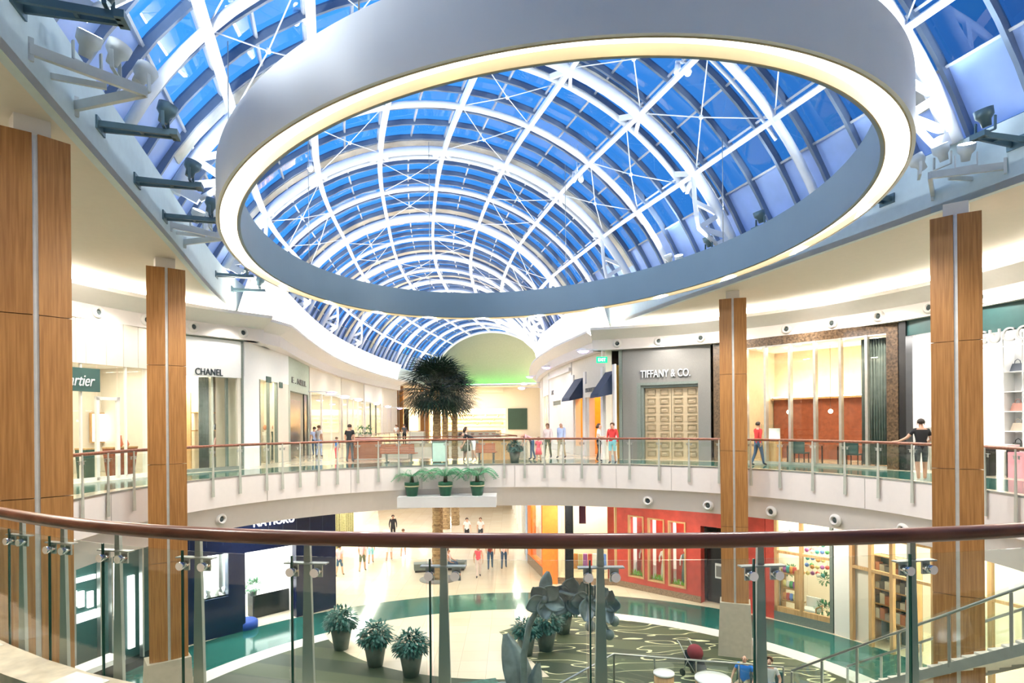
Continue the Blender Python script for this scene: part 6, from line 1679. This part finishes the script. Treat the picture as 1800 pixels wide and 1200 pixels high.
# ------------------------------------------------------------------ people
SKIN = mat('skin', (0.62, 0.36, 0.25), 0.5); SKIN2 = mat('skin_deep', (0.35, 0.18, 0.11), 0.5)
HAIRD = mat('dark_hair', (0.03, 0.018, 0.012), 0.6); HAIRB = mat('brown_hair', (0.16, 0.08, 0.04), 0.6); HAIRG = mat('grey_hair', (0.5, 0.48, 0.45), 0.6)
EYEM = mat('eye_dark', (0.02,0.02,0.02), 0.3); SHOE = mat('shoe_dark', (0.04,0.04,0.05), 0.5); SHOEW = mat('shoe_white', (0.8,0.8,0.8), 0.5)
CL = {}
def cloth(n, c):
    if n not in CL: CL[n] = mat('cloth_'+n, c, 0.85, vary=0.08)
    return CL[n]
def person(loc, face, h, label, shirt, pants, pose='stand', shorts=False, sleeve='short', hair=HAIRD, shoe=SHOE, hair_len=0, skirt=False, bald=False, seed=0, child=False, skin=SKIN):
    rnd = random.Random(seed); k = h/1.75
    J = {'pel':(0,0,.93),'spi':(0,-.01,1.10),'che':(0,0,1.32),'nec':(0,.01,1.47),'hea':(0,.03,1.585),'top':(0,.025,1.685)}
    for s_, n in ((-1,'l'),(1,'r')):
        sw = s_*(0.085 if pose == 'walk' else 0.02)
        J.update({n+'sh':(s_*.175,0,1.41), n+'el':(s_*.235,-sw*1.0-.01,1.14), n+'wr':(s_*.235,-sw*1.6+.06,.91), n+'hd':(s_*.23,-sw*1.7+.08,.85),
                  n+'hi':(s_*.09,0,.89), n+'kn':(s_*.095,sw*1.0+.02,.49), n+'an':(s_*.095,sw*2.0-(.08 if sw<0 else 0),.09), n+'to':(s_*.11,sw*2.0+.14-(.08 if sw<0 else 0),.035)})
    if pose == 'lean':       # one forearm stretched to the rail
        J.update({'lel':(-.33,.03,1.20),'lwr':(-.52,.12,1.10),'lhd':(-.60,.15,1.10),'rel':(.25,.02,1.15),'rwr':(.20,.20,1.08),'rhd':(.16,.26,1.08)})
    if pose == 'bend':
        for n in ('che','nec','hea','top'): pass
        J.update({'spi':(0,.08,1.07),'che':(0,.30,1.20),'nec':(0,.44,1.24),'hea':(0,.54,1.22),'top':(0,.63,1.24)})
        for s_, n in ((-1,'l'),(1,'r')): J.update({n+'sh':(s_*.17,.38,1.22),n+'el':(s_*.2,.42,.95),n+'wr':(s_*.17,.52,.76),n+'hd':(s_*.16,.55,.70)})
    if pose == 'hips':
        J.update({'lel':(-.36,-.05,1.17),'lwr':(-.20,.03,1.0),'lhd':(-.14,.05,.98),'rel':(.30,.0,1.15),'rwr':(.15,.2,1.12),'rhd':(.08,.24,1.14)})
    if pose == 'sit':
        dz = -.45
        for n in ('pel','spi','che','nec','hea','top'): x,y,z = J[n]; J[n] = (x, y-(z-.93)*0.12, z+dz)
        for s_, n in ((-1,'l'),(1,'r')):
            J.update({n+'sh':(s_*.175,-.06,1.41+dz), n+'el':(s_*.30,-.02,1.16+dz), n+'wr':(s_*.30,.18,1.02+dz), n+'hd':(s_*.28,.26,1.0+dz),
                      n+'hi':(s_*.09,.02,.47), n+'kn':(s_*.13,.44,.49), n+'an':(s_*.13,.42,.09), n+'to':(s_*.14,.57,.035)})
    if pose == 'sprawl':
        pass
    R_ = {'pel':(.15,.115),'spi':(.125,.10),'che':(.155,.11),'nec':(.052,.055),'hea':(.082,.098),'top':(.058,.07)}
    for n in 'lr':
        R_.update({n+'sh':(.062,.062),n+'el':(.043,.043),n+'wr':(.029,.026),n+'hd':(.038,.020),n+'hi':(.098,.10),n+'kn':(.060,.062),n+'an':(.040,.045),n+'to':(.042,.03)})
    if child: R_['hea'] = (.10,.11); R_['top'] = (.08,.09)
    E_ = [('pel','spi'),('spi','che'),('che','nec'),('nec','hea'),('hea','top')]
    for n in 'lr': E_ += [('che',n+'sh'),(n+'sh',n+'el'),(n+'el',n+'wr'),(n+'wr',n+'hd'),('pel',n+'hi'),(n+'hi',n+'kn'),(n+'kn',n+'an'),(n+'an',n+'to')]
    for n, s_ in (('l',-1),('r',1)):
        w_ = Vector(J[n+'wr']); hd = Vector(J[n+'hd']); d_ = (hd-w_).normalized(); sd2 = Vector((0,1,0)) - d_*d_.y
        sd2 = sd2.normalized() if sd2.length > .1 else Vector((1,0,0)); inn = Vector((-s_,0,0))
        for q_, (o_, ln) in enumerate(((.027,.070),(.009,.080),(-.009,.075),(-.027,.060))):
            a_ = hd + sd2*o_ + d_*.03; b_ = a_ + d_*ln*.55 + inn*.008; c_ = b_ + d_*ln*.40 + inn*.022
            for i_, pnt in enumerate((a_, b_, c_)): J['%sf%d%d' % (n,q_,i_)] = tuple(pnt); R_['%sf%d%d' % (n,q_,i_)] = (.0095-.001*i_,)*2
            E_ += [(n+'hd','%sf%d0' % (n,q_)),('%sf%d0' % (n,q_),'%sf%d1' % (n,q_)),('%sf%d1' % (n,q_),'%sf%d2' % (n,q_))]
        a_ = hd + sd2*.045 - d_*.005; b_ = a_ + sd2*.018 + d_*.035
        J[n+'t0'] = tuple(a_); J[n+'t1'] = tuple(b_); R_[n+'t0'] = (.012,.012); R_[n+'t1'] = (.010,.010); E_ += [(n+'hd',n+'t0'),(n+'t0',n+'t1')]
    hd = Vector(J['hea']); up = (Vector(J['top'])-hd).normalized(); fw = Vector((0,1,0)) if pose != 'bend' else Vector((0,.5,-.85))
    J['nos'] = tuple(hd+fw*.112-up*.0); R_['nos'] = (.013,.016); E_.append(('hea','nos'))
    names_ = list(J.keys()); idx = {n:i for i, n in enumerate(names_)}
    me = bpy.data.meshes.new('body_rig'); me.from_pydata([tuple(c*k for c in J[n]) for n in names_], [(idx[a_],idx[b_]) for a_, b_ in E_], [])
    o = bpy.data.objects.new('body_rig', me); COL.objects.link(o)
    md = o.modifiers.new('skin', 'SKIN'); md.use_smooth_shade = True
    for i, n in enumerate(names_):
        r_ = R_[n]; sv = me.skin_vertices[0].data[i]; sv.radius = (r_[0]*k*1.05, r_[1]*k*1.05); sv.use_root = (n == 'pel')
    sb = o.modifiers.new('sub', 'SUBSURF'); sb.levels = 1; sb.render_levels = 1
    dg = bpy.context.evaluated_depsgraph_get(); m2 = bpy.data.meshes.new_from_object(o.evaluated_get(dg)); bpy.data.objects.remove(o)
    shoe_m = shoe; ms = [skin, shirt, pants, shoe_m]
    m2.materials.clear()
    for m__ in ms: m2.materials.append(m__)
    def cls(a_, b_, t_):
        if b_ in ('hea','top','nos') or a_ == 'hea': return 0
        if (a_, b_) == ('che','nec'): return 1 if t_ < .6 else 0
        if a_ in ('pel',) and b_ in ('spi',): return 1 if t_ > .15 else 2
        if a_ in ('spi','che'): return 1
        if b_[1:] == 'el': return 1 if (sleeve != 'none' and (sleeve == 'long' or t_ < .62)) else 0
        if b_[1:] == 'wr': return 1 if sleeve == 'long' else 0
        if b_[1:] == 'hi': return 2
        if b_[1:] == 'kn': return 2 if not (shorts and t_ > .8) else 0
        if b_[1:] == 'an': return 0 if shorts else 2
        if b_[1:] == 'to': return 3
        return 0
    segs = [(Vector(J[a_])*k, Vector(J[b_])*k, a_, b_) for a_, b_ in E_ if not ('f' in b_[1:2] or 't' == b_[1:2] and b_[2:3] in '01' and len(b_) == 3 and b_[2] in '01')]
    for p in m2.polygons:
        c = p.center; best = (9, 0)
        for a_, b_, na, nb_ in segs:
            ab = b_-a_; t_ = max(0, min(1, (c-a_).dot(ab)/max(ab.length_squared, 1e-9))); d_ = (c-(a_+ab*t_)).length
            if d_ < best[0]: best = (d_, cls(na, nb_, t_))
        p.material_index = best[1]; p.use_smooth = True
    root = thing('person', label, 'person', loc, face); m2.name = 'body'
    bo = bpy.data.objects.new('body', m2); COL.objects.link(bo); bo.parent = root
    H_c = (hd + up*.03)*k
    if not bald:
        hm = MB(); hc = H_c - fw*.022*k + up*.02*k; hm.ball(hc, .100*k*(1.2 if child else 1), .108*k*(1.15 if child else 1), .108*k, 14, 10)
        nv = []
        for v in hm.v:
            q_ = Vector(v)-hc
            if q_.dot(fw) > .045*k and q_.dot(up) < .055*k: q_ = q_ - fw*(q_.dot(fw)-.0)*0.9
            if q_.dot(up) < -.02*k and not hair_len: q_ = q_ - up*(q_.dot(up)+.02*k)*0.7
            nv.append(tuple(hc+q_))
        hm.v = nv
        if hair_len: hm.tube([hc-fw*.05*k, hc-fw*.075*k-up*.10*k, hc-fw*.07*k-up*(.10+hair_len)*k], [.085*k,.08*k,.045*k], 10)
        local(hm, 'hair', hair, root)
    for s_ in (-1, 1):
        local(MB().ball(Vector((s_*.032*k,0,0))+hd*k+fw*.088*k+up*.03*k, .011*k, n=8, m=6), 'eye', EYEM, root)
        local(MB().ball(Vector((s_*.084*k,0,0))+hd*k, .012*k, .02*k, .03*k, 8, 6), 'ear', skin, root)
    local(MB().ball(hd*k+fw*.096*k-up*.042*k, .024*k, .008*k, .007*k, 8, 6), 'mouth', cloth('lip', (.45,.15,.13)), root)
    if skirt:
        local(MB().lathe([(.15*k,.99*k),(.19*k,.85*k),(.24*k,.55*k)], n=16), 'skirt', pants, root)
    return root
def face_dir(ax, ay): return math.atan2(ay, ax)-PI/2      # local +y looks towards (ax, ay)
blackc = cloth('black', (.012,.012,.015)); whitec = cloth('white', (.8,.79,.77)); redc = cloth('red', (.60,.04,.04)); pinkc = cloth('pink', (.80,.42,.45)); coral = cloth('coral', (.85,.12,.16))
bluec = cloth('blue', (.02,.22,.75)); ltblue = cloth('light_blue', (.50,.60,.85)); jean = cloth('jeans', (.05,.11,.2)); khaki = cloth('khaki', (.45,.38,.25)); greyc = cloth('dark_grey', (.07,.08,.09)); brownc = cloth('maroon', (.2,.04,.03)); teal_c = cloth('aqua', (.25,.62,.68)); pale = cloth('pale_rose', (.75,.62,.60)); olive = cloth('olive', (.13,.15,.09))
def pz(px, py, z=0.0): q = at_z(px, py, z); return (q.x, q.y, z)
# upper floor
q = pz(1622, 846); person((q[0], q[1]+0.05, 0), face_dir(0.35, 1.0), 1.76, 'person in black t-shirt and grey shorts leaning back on the railing, seen from behind', blackc, greyc, 'lean', True, seed=1, shoe=SHOEW)
person(pz(1077, 815), face_dir(-0.6,-1), 1.72, 'person in red shirt and aqua shorts standing by the grey stone shop', redc, teal_c, 'stand', True, 'long', HAIRB, SHOE, seed=2)
person(pz(1053, 811), face_dir(1,-0.3), 1.68, 'person in white top and dark trousers facing the person in red', whitec, blackc, 'hips', False, 'short', HAIRD, hair_len=0.02, seed=3)
person(pz(987, 805), face_dir(-0.6,-1), 1.76, 'person in light blue shirt and khaki trousers near the white cornice shop', ltblue, khaki, 'walk', False, 'long', HAIRG, bald=True, seed=4)
person(pz(963, 805), face_dir(-0.4,-1), 1.70, 'pale dressed person walking beside the person in light blue', pale, olive, 'walk', False, 'long', HAIRB, seed=5, hair_len=0.05)
person(pz(947, 813), face_dir(-0.3,-1), 1.12, 'child in coral pink dress walking ahead of the adults', coral, coral, 'walk', True, 'short', HAIRB, seed=6, child=True, skirt=True)
person(pz(936, 808), face_dir(-1,-0.3), 1.62, 'person in pink shirt bending behind the grey-green planter on the bridge', pinkc, jean, 'bend', False, 'short', HAIRG, bald=True, seed=7)
person(pz(833, 812), face_dir(-1,-0.2), 1.72, 'person in black t-shirt and white shorts bending over beside the bench', blackc, whitec, 'bend', True, 'short', HAIRD, SHOEW, seed=8)
person(pz(819, 812), face_dir(1,0.2), 1.58, 'person in patterned skirt facing the bending person in white shorts', olive, olive, 'hips', True, 'none', HAIRD, SHOEW, hair_len=0.1, skirt=True, seed=9)
person(pz(615, 812), face_dir(0.2,1), 1.74, 'person in black shirt standing left of the pink kiosk table', blackc, greyc, 'stand', False, 'short', HAIRD, seed=10)
person(pz(592, 806), face_dir(-0.5,1), 1.10, 'child in blue top and red trousers on the left arcade', bluec, coral, 'walk', False, 'short', HAIRB, seed=11, child=True)
person(pz(561, 803), face_dir(0.5,1), 1.70, 'person in white shirt looking in the left arcade shop windows', whitec, ltblue, 'stand', False, 'short', HAIRB, seed=12)
person(pz(553, 801), face_dir(-0.7,1), 1.62, 'person in light blue shirt beside the person in white, left arcade', ltblue, jean, 'stand', False, 'short', HAIRD, seed=13)
person(pz(1333, 818), face_dir(1,0.3), 1.70, 'person in red and dark jeans walking by the left end of the curtained shop', redc, jean, 'walk', False, 'long', HAIRD, seed=14)
person(pz(697, 781), face_dir(0.4,1), 1.70, 'person in white shirt far beyond the opening at left', whitec, greyc, 'stand', False, 'short', HAIRB, seed=15)
person(pz(711, 781), face_dir(-0.4,1), 1.72, 'person in dark grey shirt far beyond the opening at left', greyc, blackc, 'stand', False, 'short', HAIRD, seed=16)
person(pz(993, 790), face_dir(-0.2,-1), 1.55, 'small pale person far along the right arcade', whitec, jean, 'walk', False, 'short', HAIRD, seed=17) if False else None
# lower floor
person(pz(821, 955, LOW), face_dir(0.3,-1), 1.74, 'left of two people in white shirts walking towards the camera, lower floor', whitec, blackc, 'walk', False, 'short', HAIRD, seed=20)
person(pz(845, 955, LOW), face_dir(-0.1,-1), 1.76, 'right of two people in white shirts walking towards the camera, lower floor', whitec, greyc, 'walk', False, 'short', HAIRB, seed=21)
person(pz(841, 1014, LOW), face_dir(0.1,-1), 1.66, 'person in coral strapless top and pale trousers walking on the lower floor', coral, pale, 'walk', False, 'none', HAIRB, seed=22, hair_len=0.2)
person(pz(862, 1000, LOW), face_dir(0,1), 1.78, 'person in maroon shirt and jeans walking away on the lower floor', brownc, jean, 'walk', False, 'short', HAIRD, seed=23)
person(pz(886, 999, LOW), face_dir(0.1,1), 1.72, 'person in pale top and dark jeans with a bag walking away, lower floor', pale, jean, 'walk', False, 'short', HAIRB, seed=24)
person(pz(637, 1004, LOW), face_dir(0.1,1), 1.70, 'person in pink shirt and dark green shorts walking away at left, lower floor', pinkc, olive, 'walk', True, 'short', HAIRD, seed=25)
person(pz(652, 990, LOW), face_dir(-0.1,1), 1.66, 'person in white shirt and blue shorts ahead of the pink shirt, lower floor', whitec, teal_c, 'walk', True, 'short', HAIRB, seed=26)
person(pz(684, 986, LOW), face_dir(0.1,1), 1.74, 'left of two people dressed in white walking away, lower floor', whitec, whitec, 'walk', True, 'short', HAIRG, SHOEW, seed=27)
person(pz(709, 978, LOW), face_dir(0.0,1), 1.70, 'right of two people dressed in white walking away, lower floor', whitec, pale, 'walk', True, 'short', HAIRB, SHOEW, seed=28)
person(pz(597, 1012, LOW), face_dir(0.3,1), 1.66, 'person in pink top right beside the navy tiled wall, lower floor', pinkc, jean, 'walk', True, 'short', HAIRD, seed=29)
person(pz(691, 950, LOW), face_dir(0.3,-1), 1.80, 'person all in black standing by the lattice panels, lower floor', blackc, blackc, 'stand', False, 'long', HAIRD, seed=30, skin=SKIN2)
q = pz(790, 1003, LOW); person((q[0], q[1]+0.0, LOW), face_dir(1,-0.2), 1.66, 'person in white seated on the lounge bench right of the palm', whitec, jean, 'sit', False, 'none', HAIRD, seed=31)
# seated pair by the tables
sa = at_z(1308, 1215, LOW)
for k, (px, lab, sh_, pa_, bld) in enumerate(((1308, 'bald person in bright blue t-shirt seated beside the round tables', bluec, khaki, True), (1352, 'person in white t-shirt and blue shorts seated right of the blue shirt', whitec, bluec, False))):
    q = at_z(px, 1200+6*k, LOW+0.45); 
    tk = thing('lounge_chair', 'dark lounge chair under the %s' % ('person in bright blue' if k == 0 else 'person in white t-shirt'), 'chair', (q.x, q.y, LOW), face_dir(-0.6,-0.75), 'lounge chairs by the round tables')
    local(MB().box(-0.3,0.3,-0.28,0.32,0.26,0.38), 'seat', TEALD, tk); local(MB().hexa([(-0.3,-0.28,0.38),(0.3,-0.28,0.38),(0.3,-0.20,0.38),(-0.3,-0.20,0.38),(-0.3,-0.42,0.80),(0.3,-0.42,0.80),(0.3,-0.34,0.80),(-0.3,-0.34,0.80)]), 'backrest', TEALD, tk)
    for sx in (-1,1):
        for sy in (-1,1): local(MB().box(sx*0.26-0.02,sx*0.26+0.02,sy*0.24-0.02,sy*0.24+0.02,0,0.26), 'leg', BLACK, tk)
    f_ = face_dir(-0.6,-0.75)
    person((q.x, q.y, LOW), f_, 1.75, lab, sh_, pa_, 'sit', True, 'short', HAIRB, SHOEW, bald=bld, seed=40+k)
# stroller
q = at_z(1222, 1180, LOW+0.2); c = Vector((q.x, q.y, LOW))
t = thing('stroller', 'dark stroller with maroon hood beside the larger round table', 'stroller', c, 0.5)
local(MB().ball((0,0,0.80), 0.24, 0.26, 0.26, 14, 10), 'hood', cloth('maroon_hood', (.20,.02,.03)), t)
local(MB().hexa([(-.2,-.3,.35),(.2,-.3,.35),(.2,.25,.35),(-.2,.25,.35),(-.2,-.2,.5),(.2,-.2,.5),(.22,.22,.85),(-.22,.22,.85)]), 'seat', blackc, t)
for sx in (-1,1):
    local(MB().tube([(sx*.22,-.4,.12),(sx*.22,.1,.55),(sx*.22,.45,1.0),(sx*.22,.55,1.05)], 0.015, 6), 'frame_tube', STEEL, t)
    for sy in (-.38,.32): local(MB().tube([(sx*.22-.02,sy,.11),(sx*.22+.02,sy,.11)], .11, 14), 'wheel', BLACK, t)
    local(MB().tube([(sx*.22,.32,.12),(sx*.22,.1,.55)], 0.015, 6), 'rear_strut', STEEL, t)
